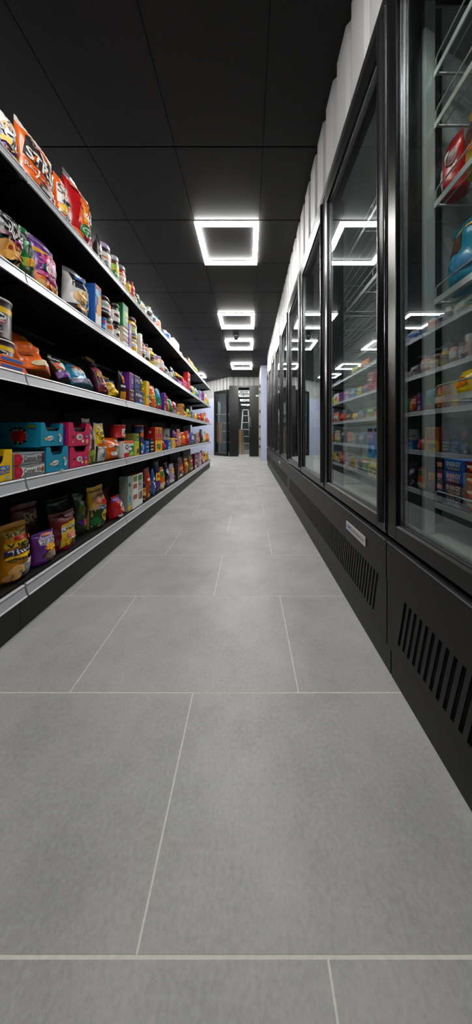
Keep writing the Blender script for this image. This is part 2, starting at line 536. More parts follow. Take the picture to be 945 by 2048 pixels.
for i, z in enumerate((2.15, 1.98, 1.42, .98, .62, .40)):
    mb = MB(); mb.box((.318, 7.42, z - .05), (.3385, 7.50, z + .05), M_BLK, .004); mb.box((.30, 7.44, z - .015), (.3185, 7.48, z + .015), M_BLK)
    h = ['topmost', 'second from the top', 'third from the top', 'third from the floor', 'second from the floor', 'lowest'][i]
    tag(mb.build('wall_bracket'), 'small black bracket on the white partition side, ' + h, 'bracket', 'brackets on the partition side')

# glazed black cabinet door facing the aisle
cab = empty('cold_room_front', (-.16, 8.77, 0))
tag(cab, 'black door front with a narrow glass pane at the far end of the aisle', 'door')
def P(name, mb, root): return mb.build(name, root, root.location)
mb = MB(); mb.box((-.664, 8.70, .0), (-.345, 8.79, 2.40), M_BLK2, .004); P('side_panel', mb, cab)
mb = MB(); mb.box((.02, 8.70, .0), (.336, 8.79, 2.40), M_BLK2, .004); P('side_panel', mb, cab)
mb = MB(); mb.box((-.345, 8.71, 2.34), (.02, 8.79, 2.40), M_BLK2); mb.box((-.345, 8.71, 0), (.02, 8.79, .07), M_ALU); P('glass_frame', mb, cab)
mb = MB(); mb.box((-.345, 8.74, .07), (.02, 8.746, 2.34), M_GLASS2); tag(P('glass_pane', mb, cab), 'clear glass pane')
mb = MB(); mb.box((.24, 8.692, 2.03), (.33, 8.70, 2.08), M_WHITE); tag(P('notice_label', mb, cab), 'small white sticker')
mb = MB(); mb.box((.05, 8.66, 1.0), (.075, 8.70, 1.35), M_CHROME, .005); P('door_handle', mb, cab)
# angled glazed door
dr = empty('glazed_door', (ang(.26)[0], ang(.26)[1], 0))
tag(dr, 'black framed glass door on the angled wall left of the black door front', 'door')
mb = MB()
for a, b, z0, z1 in ((.02, .06, 0, 2.28), (.47, .53, 0, 2.28), (.06, .47, 2.2, 2.28), (.06, .47, 0, .09)):
    slab(mb, ang(a, .02), ang(b, .02), z0, z1, .06, M_BLK2)
P('door_frame', mb, dr)
mb = MB(); slab(mb, ang(.06, 0), ang(.47, 0), .09, 2.2, .006, M_GLASS2); P('glass_pane', mb, dr)
mb = MB(); slab(mb, ang(.49, .05), ang(.51, .05), 1.25, 1.45, .03, M_CHROME); P('door_handle', mb, dr)

# store room behind the glass
lad = empty('step_ladder', (-.12, 9.55, 0))
tag(lad, 'white aluminium step ladder standing behind the narrow glass pane', 'ladder')
for s in (-1, 1):
    mb = MB(); mb.tube([(-.12 + s * .10, 9.75, 1.66), (-.12 + s * .24 + .02, 9.35, .012)], .02, M_WHITE); P('rail', mb, lad)
    mb = MB(); mb.tube([(-.12 + s * .09, 9.77, 1.66), (-.12 + s * .2, 10.15, .012)], .015, M_WHITE); P('rear_leg', mb, lad)
for i in range(6):
    t = (i + .8) / 6.4; z = 1.66 * (1 - t); hw = .10 + .14 * t; y = 9.75 - .40 * t
    mb = MB(); mb.box((-.12 - hw + .01, y - .04, z - .012), (-.11 + hw, y + .04, z + .012), M_WHITE); P('step', mb, lad)
mb = MB(); mb.box((-.23, 9.70, 1.66), (-.01, 9.82, 1.69), M_ALU); P('top_cap', mb, lad)
def carton(x, y, z, w, d, h, label, grp='cardboard boxes in the store room'):
    r = empty('cardboard_box', (x, y, z)); tag(r, label, 'box', grp)
    mb = MB(); mb.box((x - w / 2, y - d / 2, z), (x + w / 2, y + d / 2, z + h), M_CARD, .004); P('box_body', mb, r)
    mb = MB(); mb.box((x - .025, y - d / 2 - .002, z), (x + .025, y - d / 2, z + h), surf('packing_tape', 'b9a27c', .3)); P('packing_tape', mb, r)
carton(-.29, 9.12, 0, .28, .22, .5, 'brown cardboard box on the floor beside the step ladder')
carton(-.30, 9.12, .5, .24, .2, .42, 'brown cardboard box stacked on another beside the step ladder')
carton(-1.28, 9.95, .42, .5, .3, .78, 'tall brown cardboard box behind the angled glass door')
rk = empty('storage_rack', (-1.25, 10.9, 0)); tag(rk, 'white metal storage rack along the back of the store room', 'shelf')
for x in (-1.9, -1.25, -.62):
    mb = MB(); mb.box((x - .02, 10.6, 0), (x + .02, 10.64, 2.1), M_ALU); mb.box((x - .02, 11.1, 0), (x + .02, 11.14, 2.1), M_ALU); P('rack_post', mb, rk)
for z in (.4, .85, 1.2, 1.55):
    mb = MB(); mb.box((-1.94, 10.6, z), (-.60, 11.14, z + .035), M_ALU); P('rack_shelf', mb, rk)
for i, (x, y) in enumerate(((-1.3, 10.2), (-.52, 9.15), (.42, 9.25))):  # last two are hidden lamps, added to brighten the step ladder
    r = empty('store_bulb', (x, y, CEIL))
    tag(r, 'round white bulb lamp on the store room ceiling, ' + ['over the tall cardboard box', 'unseen fill added behind left black panel', 'unseen fill added behind right black panel'][i], 'lamp', 'bulbs in the store room')
    mb = MB(); mb.lathe([(.03, -.06), (.05, -.05), (.055, -.02), (.055, -.001)], M_WHITE, 16); mb.build('lamp_base', r)
    mb = MB(); mb.lathe([(.01, -.19), (.05, -.17), (.065, -.12), (.05, -.075), (.028, -.0605)], M_LED2, 16); mb.build('bulb', r)

# ------------------------------------------------------------------ lamps
LAMPS = [(-.05, 'square white ceiling light frame right above the near end of the aisle'),
         (2.33, 'largest square white ceiling light frame, nearest in view'), (4.115, 'second square white ceiling light frame along the aisle'),
         (5.305, 'third square white ceiling light frame, just past the dome camera'), (7.09, 'farthest square white ceiling light frame, near the black door front')]
def ring(mb, x0, y0, x1, y1, w, z0, z1, m):
    for a, b, c, d in ((x0, y0, x1, y0 + w), (x0, y1 - w, x1, y1), (x0, y0 + w, x0 + w, y1 - w), (x1 - w, y0 + w, x1, y1 - w)):
        mb.box((a, b, z0), (c, d, z1), m)
NX = -2.25
LAMPS = [(LX0, y, l) for y, l in LAMPS] + [(NX, y, 'square ceiling light frame over the neighbouring aisle, ' + l) for y, l in (
    (2.33, 'nearest, seen only as a glass reflection'), (4.115, 'second, seen only as a glass reflection'), (5.305, 'third from the near end'), (7.09, 'fourth from the near end'), (8.28, 'farthest, above the far shelf end'))]
for x0, y0, lab in LAMPS:
    if y0 == 8.28: x0 = -2.06
    r = empty('ceiling_light', (x0 + TS / 2, y0 + TS / 2, CEIL))
    tag(r, lab, 'light', 'square frame lights along the ceiling')
    mb = MB(); ring(mb, -.295, -.295, .295, .295, .05, -.008, -.0005, M_WHITE); mb.build('mounting_frame', r)
    mb = MB(); ring(mb, -.293, -.293, .293, .293, .046, -.021, -.0085, M_LED); mb.build('light_tube', r)
dc = empty('dome_camera', (-.25, 5.08, CEIL)); tag(dc, 'small dark dome camera on the ceiling between two light frames', 'camera')
mb = MB(); mb.lathe([(.04, -.03), (.055, -.02), (.055, -.0005)], M_WALL, 20); mb.build('mount', dc)
mb = MB(); mb.lathe([(.008, -.082), (.03, -.075), (.043, -.055), (.046, -.0305)], M_BLK2, 20); mb.build('dome', dc)

# ------------------------------------------------------------------ shelving on the left
SHZ = [1.82, 1.414, 1.0176, .602, .183]            # shelf tops
ORD = ['first', 'second', 'third', 'fourth', 'fifth', 'sixth', 'last']
BW, B0 = .83, 1.0175 - .83
XB, XT = -.875, -.888
for i in range(7):
    y0, y1 = B0 + BW * i, B0 + BW * (i + 1)
    bay = empty('shelving_bay', (-1.1, (y0 + y1) / 2, 0))
    where = ['at the near end', 'second from the near end', 'third from the near end',
             'fourth from the near end', 'fifth from the near end', 'next to the far end', 'at the far end of the row'][i]
    tag(bay, 'black shelving bay with white price strips, ' + where, 'shelf', 'shelving bays along the aisle')
    mb = MB(); mb.box((-1.375, y0 + .001, .0), (-1.36, y1 - .001, 1.86), M_BACK); P('back_panel', mb, bay)
    for yy in ((y0 + .012,) if i else (y0 + .012,)):
        mb = MB(); mb.box((-1.359, yy - .011, 0), (-1.325, yy + .011, 1.86), M_SHELF); P('upright', mb, bay)
    mb = MB(); mb.box((-.925, y0 + .001, 0), (-.905, y1 - .001, .135), M_PLINTH); mb.box((-1.35, y0 + .03, 0), (-.926, y0 + .05, .13), M_PLINTH)
    mb.box((-1.35, y1 - .02, 0), (-.926, y1 - .001, .13), M_PLINTH); P('kick_plate', mb, bay)
    for z in SHZ:
        mb = MB()
        mb.box((-1.324, y0 + .002, z - .022), (-.9, y1 - .002, z), M_SHELF)
        mb.box((-.905, y0 + .002, z - .04), (-.895, y1 - .002, z), M_SHELF)
        for yy in (y0 + .02, y1 - .024):
            mb.prism([(-1.32, z - .022), (-.93, z - .022), (-.93, z - .032), (-1.32, z - .09)], 1, yy, yy + .003, M_SHELF)
        sh = P('shelf', mb, bay)
        ht = .046
        mb = MB()
        pr = [(XT - .006, z + .001), (XT, z + .001), (XB, z - ht), (XB - .006, z - ht)]
        mb.prism(pr, 1, y0 + .004, y1 - .004, M_STRIP)
        for (xa, za, xb, zb) in ((XT, z + .001, XT + .0018, z - .0045), (XB - .0015, z - ht + .0045, XB, z - ht)):  # edge beads in a brighter colour: highlight lines painted on the strip
            mb.prism([(xa, za), (xa + .003, za), (xb + .003, zb), (xb, zb)], 1, y0 + .004, y1 - .004, M_STRIP_HI)
        mb.build('price_strip', sh, bay.location)

def Yat(x, X): return F * abs(X) / (VX - x)

# ------------------------------------------------------------------ freezers on the right
def freezer(y0, n, label, shelves, W=.69, badge=None, wall_far=True):
    y1 = y0 + n * W
    R = empty('display_freezer', (.75, (y0 + y1) / 2, 0)); tag(R, label, 'freezer', 'glass-door freezers along the aisle')
    o = R.location
    mb = MB(); mb.box((.46, y0 + .003, 0), (.48, y1 - .003, .10), M_PLINTH); mb.box((.48, y0 + .003, 0), (1.12, y1 - .003, .02), M_PLINTH); P('plinth', mb, R)
    mb = MB(); mb.box((.445, y0 + .003, .31), (.462, y1 - .003, .432), M_BLK)
    for yy in (y0 + .02, y1 - .02):
        mb.tube([(.4435, yy, .40), (.446, yy, .40)], .006, M_BLK2, 10)
    P('front_panel', mb, R)
    mb = MB(); mb.box((.4435, y0 + .003, .4325), (.462, y1 - .003, .4365), M_CHROME); P('edge_trim', mb, R)
    mb = MB()
    a, b = y0 + .055, y1 - .05
    X0, X1 = .447, .450
    mb.box((X0, y0 + .003, .297), (X1, y1 - .003, .309), M_BLK); mb.box((X0, y0 + .003, .10), (X1, y1 - .003, .148), M_BLK)
    s = a; sh = .034; pit = .0222
    def bar(p, q):
        mb.prism([(p, .297), (q, .297), (q + sh, .148), (p + sh, .148)], 0, X0, X1, M_BLK)
    mb.prism([(y0 + .003, .297), (a, .297), (a + sh, .148), (y0 + .003, .148)], 0, X0, X1, M_BLK)
    while s + pit < b - sh:
        bar(s + .0105, s + pit); s += pit
    mb.prism([(s + .0105, .297), (y1 - .003, .297), (y1 - .003, .148), (s + .0105 + sh, .148)], 0, X0, X1, M_BLK)
    P('louver_grille', mb, R)
    mb = MB(); mb.box((.462, y0 + .004, .101), (.47, y1 - .004, .43), M_HOLE); P('slot_shade_backing', mb, R)  # added black sheet: shade behind the louver slots put into its colour
    # insulated shell
    mb = MB(); mb.box((1.08, y0 + .002, .45), (1.12, y1 - .002, 2.235), M_LINER); P('back_liner', mb, R)
    mb = MB(); mb.box((.475, y0 + .002, .44), (1.08, y1 - .002, .468), M_WIRE); P('floor_liner', mb, R)
    mb = MB(); mb.box((.45, y0 + .002, 2.19), (1.08, y1 - .002, 2.236), M_BLK); mb.box((.53, y0 + .03, 2.13), (1.07, y1 - .03, 2.189), M_LINER); P('top_housing', mb, R)
    for yy, w in ((y0, 0), (y1, 1)):
        a, b = (yy + .002, yy + .02) if not w else (yy - .02, yy - .002)
        mb = MB(); mb.box((.56, a, .468), (1.08, b, 2.13), M_LINER); mb.box((.485, a, .468), (.56, b, 2.13), M_LINER_D); P('end_wall', mb, R)
        a2, b2 = (b + .0005, b + .016) if not w else (a - .016, a - .0005)
        mb = MB(); mb.box((.545, a2, .47), (.578, b2, 2.12), M_WIRE, .003); P('light_column', mb, R)
        mb = MB(); mb.box((.581, a2 + .004, .5), (.600, b2, 2.1), M_LINER_D)
        yh = a2 + .0035 if w else b2 + .0005
        for k in range(36):
            mb.box((.587, yh - .0005, .53 + k * .043), (.594, yh + .0003, .548 + k * .043), M_HOLE)
        P('slotted_rail', mb, R)
    for k in range(1, n):
        yy = y0 + k * W
        mb = MB(); mb.box((.488, yy - .02, .468), (.555, yy + .02, 2.13), M_LINER_D, .004); P('mullion', mb, R)
    # wire shelves, one run per door
    for k in range(n):
        a, b = y0 + k * W + (.040 if k == 0 else .024), y0 + (k + 1) * W - (.040 if k == n - 1 else .024)
        for z in shelves:
            mb = MB()
            mb.box((.570, a, z - .016), (.574, b, z + .002), M_WIRE)
            mb.tube([(1.05, a, z - .004), (1.05, b, z - .004)], .004, M_WIRE, 6)
            for q in range(11):
                x = .60 + q * .042
                mb.tube([(x, a, z - .0025), (x, b, z - .0025)], .0024, M_WIRE, 5)
            for q in range(4):
                y = a + .004 + (b - a - .008) * q / 3
                mb.tube([(.574, y, z - .009), (1.05, y, z - .009)], .0035, M_WIRE, 6)
            s_ = P('wire_shelf', mb, R)
            mb = MB(); h = .036
            mb.tube([(.572, a + .006, z), (.572, a + .006, z + h - .006), (.572, a + .014, z + h), (.572, b - .014, z + h), (.572, b - .006, z + h - .006), (.572, b - .006, z)], .0026, M_WIRE, 6)
            mb.tube([(.572, (a + b) / 2, z), (.572, (a + b) / 2, z + h)], .002, M_WIRE, 6)
            mb.build('guard_rail', s_, o)
    # doors
    for k in range(n):
        a, b = y0 + k * W + .004, y0 + (k + 1) * W - .004
        mb = MB(); z0, z1 = .455, 2.187
        ga, gb, gz0, gz1 = a + .066, b - .046, .503, 2.105
        mb.box((.447, a, z0), (.486, ga, z1), M_BLK2, .003); mb.box((.447, gb, z0), (.486, b, z1), M_BLK2, .003)
        mb.prism([(.447, z0), (.486, z0), (.486, gz0), (.452, gz0), (.447, gz0 - .006)], 1, ga, gb, M_BLK2)
        mb.prism([(.447, gz1), (.486, gz1), (.486, z1), (.447, z1)], 1, ga, gb, M_BLK2)
        D = P('door', mb, R)
        mb = MB(); mb.box((.462, ga - .003, gz0 - .003), (.467, gb + .003, gz1 + .003), M_GLASS)
        tag(mb.build('glass_pane', D, o), 'clear glass')
        mb = MB(); g = .011
        for (p, q, r_, s_) in ((ga, ga + g, gz0, gz1), (gb - g, gb, gz0, gz1), (ga + g, gb - g, gz0, gz0 + g), (ga + g, gb - g, gz1 - g, gz1)):
            mb.box((.4675, p, r_), (.476, q, s_), M_GASKET); mb.box((.456, p, r_), (.4615, p + .003 if q - p < .02 else q, s_ if q - p < .02 else r_ + .003), M_CHROME)
        mb.build('gasket', D, o)
        mb = MB(); out = [(.447 - .016 * math.sin(PI * t / 10), a + .012 + .034 * t / 10) for t in range(11)]
        mb.prism(out, 2, z0 + .03, z1 - .03, M_BLK2)
        for f in mb.bm.faces: f.smooth = len(f.verts) == 4
        mb.box((.4435, a + .004, z0 + .01), (.4465, a + .008, z1 - .01), M_CHROME)
        mb.build('handle', D, o)
    if badge:
        a, b = badge
        mb = MB(); mb.box((.4415, a, .350), (.4445, b, .386), M_BADGE, .001)
        Sb = lambda u, v: (.4415, b + (a - b) * u, .350 + .036 * v)
        for body, cu, wu, col, hv in (('NPS', .21, .25, 'bl', .5), ('REFRIGERATION', .66, .54, 'gy', .34)):
            prints(mb, lambda u, v: Sb(u, v), [('t', body, cu, .5, wu, hv, col)], 9, .0004)
        tag(P('badge', mb, R), 'silver name badge')
    return R

FY = .83
freezer(FY - 1.38, 2, 'black glass-door freezer nearest the camera, holding ice cream boxes', [.57, .888, 1.19, 1.487, 1.73, 1.89])
freezer(FY, 3, 'black three-door freezer with a silver badge, second from the near end', [.57, .86, 1.19, 1.495, 1.80], badge=(.975, 1.165))
freezer(FY + 2.07, 3, 'black three-door freezer, third along the aisle past the badge', [.57, .86, 1.19, 1.495, 1.80], badge=(3.6, 3.75))
freezer(FY + 4.14, 2, 'black glass-door freezer at the far end beside the lavender partition', [.57, .86, 1.19, 1.495, 1.80])

# ------------------------------------------------------------------ goods on the shelves
CN = dict(og='orange', do='dark orange', rd='red', dr='dark red', mr='maroon', pk='pink', mg='magenta', pu='purple', na='navy', bl='blue', lb='light blue',
          te='teal', gr='green', lg='lime', dg='dark green', ye='yellow', cr='cream', wh='white', gy='grey', dk='black', br='brown', tn='tan', go='golden',
          sv='silver', sa='salmon', li='lilac', dt='dark teal', ol='olive', db='dark brown', gg='grey green', pe='peach', cy='pale blue', wn='purple')
KN = {'P': 'snack bag', 'B': 'carton', 'J': 'jar', 'C': 'tin', 'T': 'bottle', 'D': 'open carton', 'R': 'bar pack'}
SHN = ['top shelf', 'second shelf down', 'middle shelf', 'fourth shelf down', 'bottom shelf']
GRP = ['goods on the top shelf', 'goods on the second shelf', 'goods on the middle shelf', 'goods on the fourth shelf', 'goods on the bottom shelf']
HOOP = 'og'
T = lambda *a: ('t',) + a
E = lambda *a: ('e',) + a
Q = lambda *a: ('r',) + a
Z = lambda *a: ('s',) + a
G = lambda pts, c: ('p', pts, c)

# (left px, right px, top px, kind, description, colours, options)
S1 = [
 (-40, 8, 196, 'P', 'golden orange bag at the photo edge', 'go ye og', dict(d=.08, pr=[Q(.05, .1, .95, .3, 'dk'), E(.6, .6, .25, .15, 'ye')])),
 (11, 51, 226, 'P', 'navy bag with white lettering', 'na pu', dict(d=.075, top=.36, pr=[
   Z(.38, .7, .42, .2, 9, 'wh'), E(.42, .66, .14, .1, 'na'), E(.3, .62, .16, .09, 'pe'), Z(.3, .56, .2, .1, 7, 'wh'), Q(.04, .2, .96, .30, 'pu'), T('V', .34, .43, .4, .15, 'wh', -.3), T('O', .76, .42, .3, .2, 'wh'),
   Q(.3, .25, .8, .295, 'ol'), T('FUNPACK', .55, .2, .6, .05, 'pe'), Q(.05, .03, .95, .13, 'og'), Z(.5, .08, .3, .06, 6, 'ye'), Z(.22, .33, .2, .08, 6, 'ye')])),
 (53, 127, 284, 'P', 'large orange bag with white bubble letters', 'og do', dict(d=.10, top=.36, seal='wh', pr=[
   G([(.06, .46), (.2, .44), (.5, .4), (.96, .36), (.97, .6), (.8, .74), (.5, .8), (.26, .86), (.12, .78)], 'db'),
   T("YO'S", .5, .69, .56, .17, 'wh', -.12), T('STRIPS', .53, .5, .84, .18, 'wh', -.1), Q(.1, .335, .9, .355, 'rd'), T('RO', .2, .33, .2, .09, 'wh', -.1), T('LLS', .5, .3, .34, .10, 'wh', -.1),
   E(.62, .27, .2, .07, 'do', -.2), T('GO', .76, .24, .2, .07, 'wh'), Q(.36, .12, .72, .2, 'dk'), Q(.42, .155, .7, .165, 'wh'), Q(.42, .135, .66, .145, 'wh'), T('7', .28, .22, .1, .08, 'wh'), Z(.9, .2, .1, .12, 6, 'wh')])),
 (128, 150, 358, 'P', 'second orange bag with black letters', 'og do', dict(d=.09, top=.36, pr=[
   Q(.06, .40, .95, .8, 'wh'), T('STR', .5, .66, .84, .2, 'dk', -.1), E(.4, .46, .16, .05, 'dk'), E(.7, .48, .16, .05, 'dk'), Q(.1, .2, .9, .3, 'wh'), Q(.3, .05, .9, .16, 'gy'), Z(.3, .3, .25, .1, 6, 'ye')])),
 (152, 202, 374, 'P', 'bright red bag with a green badge', 'rd dr', dict(d=.12, top=.4, seal='sv', pr=[
   G([(.2, .3), (.42, .3), (.62, .86), (.36, .8)], 'og'), G([(.42, .3), (.58, .26), (.8, .8), (.64, .84)], 'go'), Q(.37, .38, .44, .7, 'ye'), E(.4, .24, .15, .09, 'gr'), T('G', .4, .24, .14, .1, 'wh'),
   Q(.72, .06, .95, .34, 'wh'), Z(.72, .58, .16, .1, 8, 'wh'), E(.72, .58, .06, .05, 'bl'), Q(.1, .8, .6, .86, 'sa'), E(.2, .12, .16, .05, 'og')])),
 (203, 209, 470, 'P', 'narrow black and white bag', 'dk wh', dict(d=.05)),
 (209, 230, 492, 'J', 'brown jar with a pale foil lid', 'db wh', dict(lid='li', pr=[Q(.02, .02, .98, .55, 'wh'), Q(.02, .6, .98, .7, 'og'), E(.5, .3, .3, .2, 'gy'), T('Bio', .5, .82, .4, .16, 'cr'), Q(.2, .02, .8, .12, 'dk')])),
 (231, 243, 515, 'J', 'jar with green label and silver lid', 'br lg', dict(lid='sv', pr=[Q(.02, .05, .98, .55, 'gr'), E(.5, .4, .3, .18, 'lg'), T('Kim', .5, .3, .6, .2, 'wh'), Q(.02, .56, .98, .66, 'ye')])),
 (244, 257, 534, 'J', 'red jar with white and orange label', 'rd wh', dict(lid='gy', pr=[Q(.02, .3, .98, .8, 'wh'), Q(.15, .35, .85, .6, 'pk'), Q(.02, .82, .98, .95, 'og'), E(.5, .15, .3, .1, 'do')])),
 (258, 265, 563, 'T', '', 'lg ye dr', {}), (266, 273, 565, 'T', '', 'og rd dr', {}), (274, 279, 590, 'P', '', 'wh rd gr', {}), (280, 286, 589, 'P', '', 'gr dg wh', {}),
 (287, 301, 604, 'P', '', 'gg pe gr', {}), (302, 308, 615, 'T', '', 'wh dk wh', {}), (309, 315, 629, 'T', '', 'wh na li', {}), (316, 326, 634, 'T', '', 'wh sa te', {}),
 (327, 335, 656, 'P', '', 'na bl wh', {}), (336, 346, 662, 'T', '', 'wh bl wh', {}), (348, 359, 682, 'B', '', 'wh ye rd', dict(pr=[Q(.02, .80, .98, .98, 'mr'), E(.5, .5, .35, .2, 'ye'), Q(.1, .1, .5, .3, 'lg')])),
 (360, 370, 702, 'P', '', 'bl wh ye', {}), (371, 381, 722, 'B', '', 'wh na gy', {}), (382, 391, 720, 'P', '', 'og ye wh', {}), (392, 399, 734, 'P', '', 'lg ye wh', {}),
 (400, 407, 754, 'P', '', 'bl na lb', {}), (408, 413, 761, 'B', '', 'na pu gy', {}), (414, 417, 768, 'B', '', 'gy dk wh', {}), (418, 422, 771, 'P', '', 'lg ol ye', {}),
]
S2 = [
 (-45, 6, 412, 'P', 'silver foil bag at the photo edge', 'sv gy', dict(d=.09, pr=[E(.6, .6, .2, .2, 'wh')])),
 (9, 60, 428, 'P', 'clear black bag of orange ring snacks', 'dk sv', dict(d=.09, top=.42, pr=[
   E(.42, .28, .42, .22, 'tn'), E(.3, .34, .10, .07, 'go'), E(.5, .38, .12, .08, 'pe'), E(.3, .2, .12, .08, 'go'), E(.55, .22, .12, .08, 'tn'), E(.66, .32, .09, .08, 'go'), E(.31, .34, .05, .035, 'do'), E(.5, .38, .06, .04, 'do'), E(.55, .22, .06, .04, 'do'),
   T('SNX', .55, .72, .7, .22, 'sv', -.15), T('RINGS', .6, .56, .66, .12, 'wh', -.15), Q(.5, .44, .86, .52, 'mg'), Q(.1, .5, .3, .58, 'mr'), Q(.3, .86, .5, .9, 'gy')])),
 (61, 79, 458, 'P', 'green bag with a white zigzag edge', 'gr dk', dict(d=.085, pr=[Q(.03, .74, .97, .9, 'dk'), E(.4, .56, .3, .12, 'dg'), Q(.05, .26, .9, .42, 'lg'), Q(.05, .05, .95, .24, 'dg'), Q(.8, .08, .95, .7, 'wh'), E(.4, .35, .2, .08, 'go')])),
 (82, 130, 488, 'P', 'purple bag with a pink burst', 'pu og', dict(d=.09, top=.42, pr=[
   Q(.02, .08, .98, .34, 'og'), Q(.03, .7, .97, .78, 'go'), Z(.52, .52, .44, .24, 12, 'mg'), Z(.58, .56, .36, .2, 12, 'pk'), Z(.66, .54, .24, .15, 10, 'li'), E(.34, .46, .13, .08, 'na'), E(.36, .44, .08, .06, 'cr'), G([(.1, .3), (.9, .2), (.95, .26), (.15, .38)], 'mg'),
   E(.55, .14, .16, .07, 'tn'), E(.8, .12, .13, .06, 'go'), E(.2, .14, .12, .06, 'pe'), E(.5, .86, .1, .03, 'li')])),
 (157, 189, 546, 'P', 'silver sided bag picturing round cookies', 'wh sv', dict(d=.12, top=.5, yaw=-18, seal='sv', pr=[
   Q(.18, .62, .98, .9, 'dk'), Q(.3, .62, .98, .72, 'na'), E(.5, .42, .3, .13, 'pe'), E(.5, .42, .2, .09, 'tn'), E(.62, .5, .22, .1, 'cr'), E(.6, .5, .12, .05, 'tn'), Q(.02, .06, .98, .24, 'dk'), E(.6, .2, .3, .05, 'go'), Q(.8, .25, .96, .55, 'wh'), Q(.25, .75, .75, .82, 'bl')])),
 (190, 203, 572, 'B', 'blue and tan carton behind the cookie bag', 'bl tn wh', dict(d=.07, pr=[Q(.03, .93, .97, .99, 'rd'), Q(.45, .2, .97, .8, 'tn'), E(.35, .8, .3, .1, 'cy'), Q(.05, .05, .95, .3, 'wh'), E(.5, .4, .35, .14, 'go')])),
 (205, 218, 636, 'C', 'small blue tin with a red stripe', 'bl na', dict(lid='na', pr=[Q(.02, .78, .98, .92, 'rd'), E(.5, .4, .35, .2, 'lb'), T('Tex', .5, .4, .5, .22, 'wh')], nx=1)),
 (220, 231, 638, 'J', 'small jar with white and orange label', 'br wh', dict(lid='wh', pr=[Q(.02, .5, .98, .9, 'og'), Q(.02, .05, .98, .48, 'wh')], nx=1)),
 (206, 230, 595, 'J', 'brown jar atop two smaller ones', 'br wh', dict(yb=637, lid='db', pr=[Q(.02, .55, .45, .95, 'gg'), Q(.45, .6, .98, .95, 'og'), Q(.3, .3, .98, .55, 'wh'), Q(.02, .1, .98, .3, 'db')])),
 (233, 244, 650, 'J', 'lower black and white jar', 'dk wh', dict(lid='db', pr=[Q(.02, .2, .98, .7, 'wh'), E(.5, .5, .3, .2, 'dk')], nx=1)),
 (232, 244, 609, 'J', 'upper dark jar with a white band', 'dk wh', dict(yb=649, lid='db', pr=[E(.4, .6, .3, .2, 'mr'), Q(.02, .05, .98, .4, 'wh'), Q(.2, .7, .8, .8, 'wh')])),
 (246, 257, 656, 'B', 'brown and white striped carton', 'br wh cr', dict(pr=[Q(.02, .86, .98, .95, 'wh'), Q(.02, .6, .98, .7, 'wh'), Q(.02, .35, .98, .45, 'sa'), Q(.02, .1, .98, .2, 'wh'), Q(.05, .95, .6, .99, 'rd')], nx=1, side=[Q(0, 0, 1, 1, 'cr')])),
 (246, 257, 610, 'B', 'tall green carton on a striped one', 'gr dg lg', dict(yb=655, pr=[E(.6, .6, .25, .12, 'lg'), Q(.02, .02, .98, .14, 'dg'), E(.6, .35, .2, .1, 'gg')])),
 (258, 264, 648, 'B', 'slim purple carton', 'pu na', dict(pr=[E(.5, .7, .3, .06, 'li'), E(.5, .35, .3, .06, 'dk')])),
 (266, 280, 679, 'J', 'lower yellow jar with a white band', 'ye wh', dict(lid='wh', pr=[Q(.1, .1, .9, .6, 'ye'), Q(.4, .2, .7, .6, 'go'), Q(.02, .75, .98, .9, 'wh')], nx=1)),
 (265, 279, 637, 'J', 'upper yellow jar with a brown lid', 'ye wh', dict(yb=678, lid='br', pr=[E(.5, .55, .4, .3, 'lg'), E(.4, .55, .2, .2, 'wh'), Q(.02, .02, .98, .16, 'dt'), Q(.02, .86, .98, .98, 'do')])),
 (281, 285, 668, 'B', '', 'wh og rd', {}), (286, 294, 678, 'T', '', 'mr wh db', {}), (296, 303, 689, 'T', '', 'sa wh br', {}), (305, 312, 697, 'T', '', 'ye br wh', {}),
 (314, 322, 709, 'T', '', 'mr cr wh', {}), (323, 332, 713, 'T', '', 'sa wh li', {}), (334, 342, 732, 'P', '', 'gy br wh', {}), (343, 347, 745, 'B', '', 'wh gy na', {}), (348, 354, 735, 'P', '', 'dk na gy', {}),
 (356, 365, 762, 'B', '', 'pu mg li', dict(nx=1)), (366, 375, 762, 'B', '', 'pk mg sa', dict(nx=1)), (357, 373, 750, 'P', 'yellow bag lying on two bright cartons', 'ye og go', dict(yb=761, d=.07)),
 (376, 381, 746, 'B', '', 'rd dr pk', {}), (382, 388, 769, 'P', '', 'bl og na', {}), (389, 394, 773, 'P', '', 'ye te lg', {}), (395, 399, 777, 'P', '', 'te ye wh', {}), (400, 404, 782, 'B', '', 'li mg wh', {}),
 (405, 409, 785, 'B', '', 'pu mr mg', {}), (410, 414, 788, 'B', '', 'wh og ye', {}), (415, 421, 795, 'P', '', 'lg ye wh', {}),
]
CAN = lambda a, b: [Q(.0, .80, 1, 1, 'ye'), E(.34, .66, .17, .13, 'wh'), G([(.22, .66), (.28, .70), (.33, .71), (.34, .76), (.38, .71), (.43, .69), (.47, .73), (.46, .66), (.47, .60), (.42, .64), (.36, .60), (.33, .56), (.32, .60), (.26, .62)], 'dk'),
                    Q(.21, .44, .49, .535, 'rd'), T(a, .35, .488, .24, .06, 'wh'), E(.36, .405, .12, .02, 'gy'), T('ORIGINAL', .38, .37, .2, .045, 'gy'), T(b, .31, .22, .14, .065, 'wh'), T('SMOKE', .34, .13, .2, .06, 'wh'), Q(.02, .2, .1, .5, 'gy')]
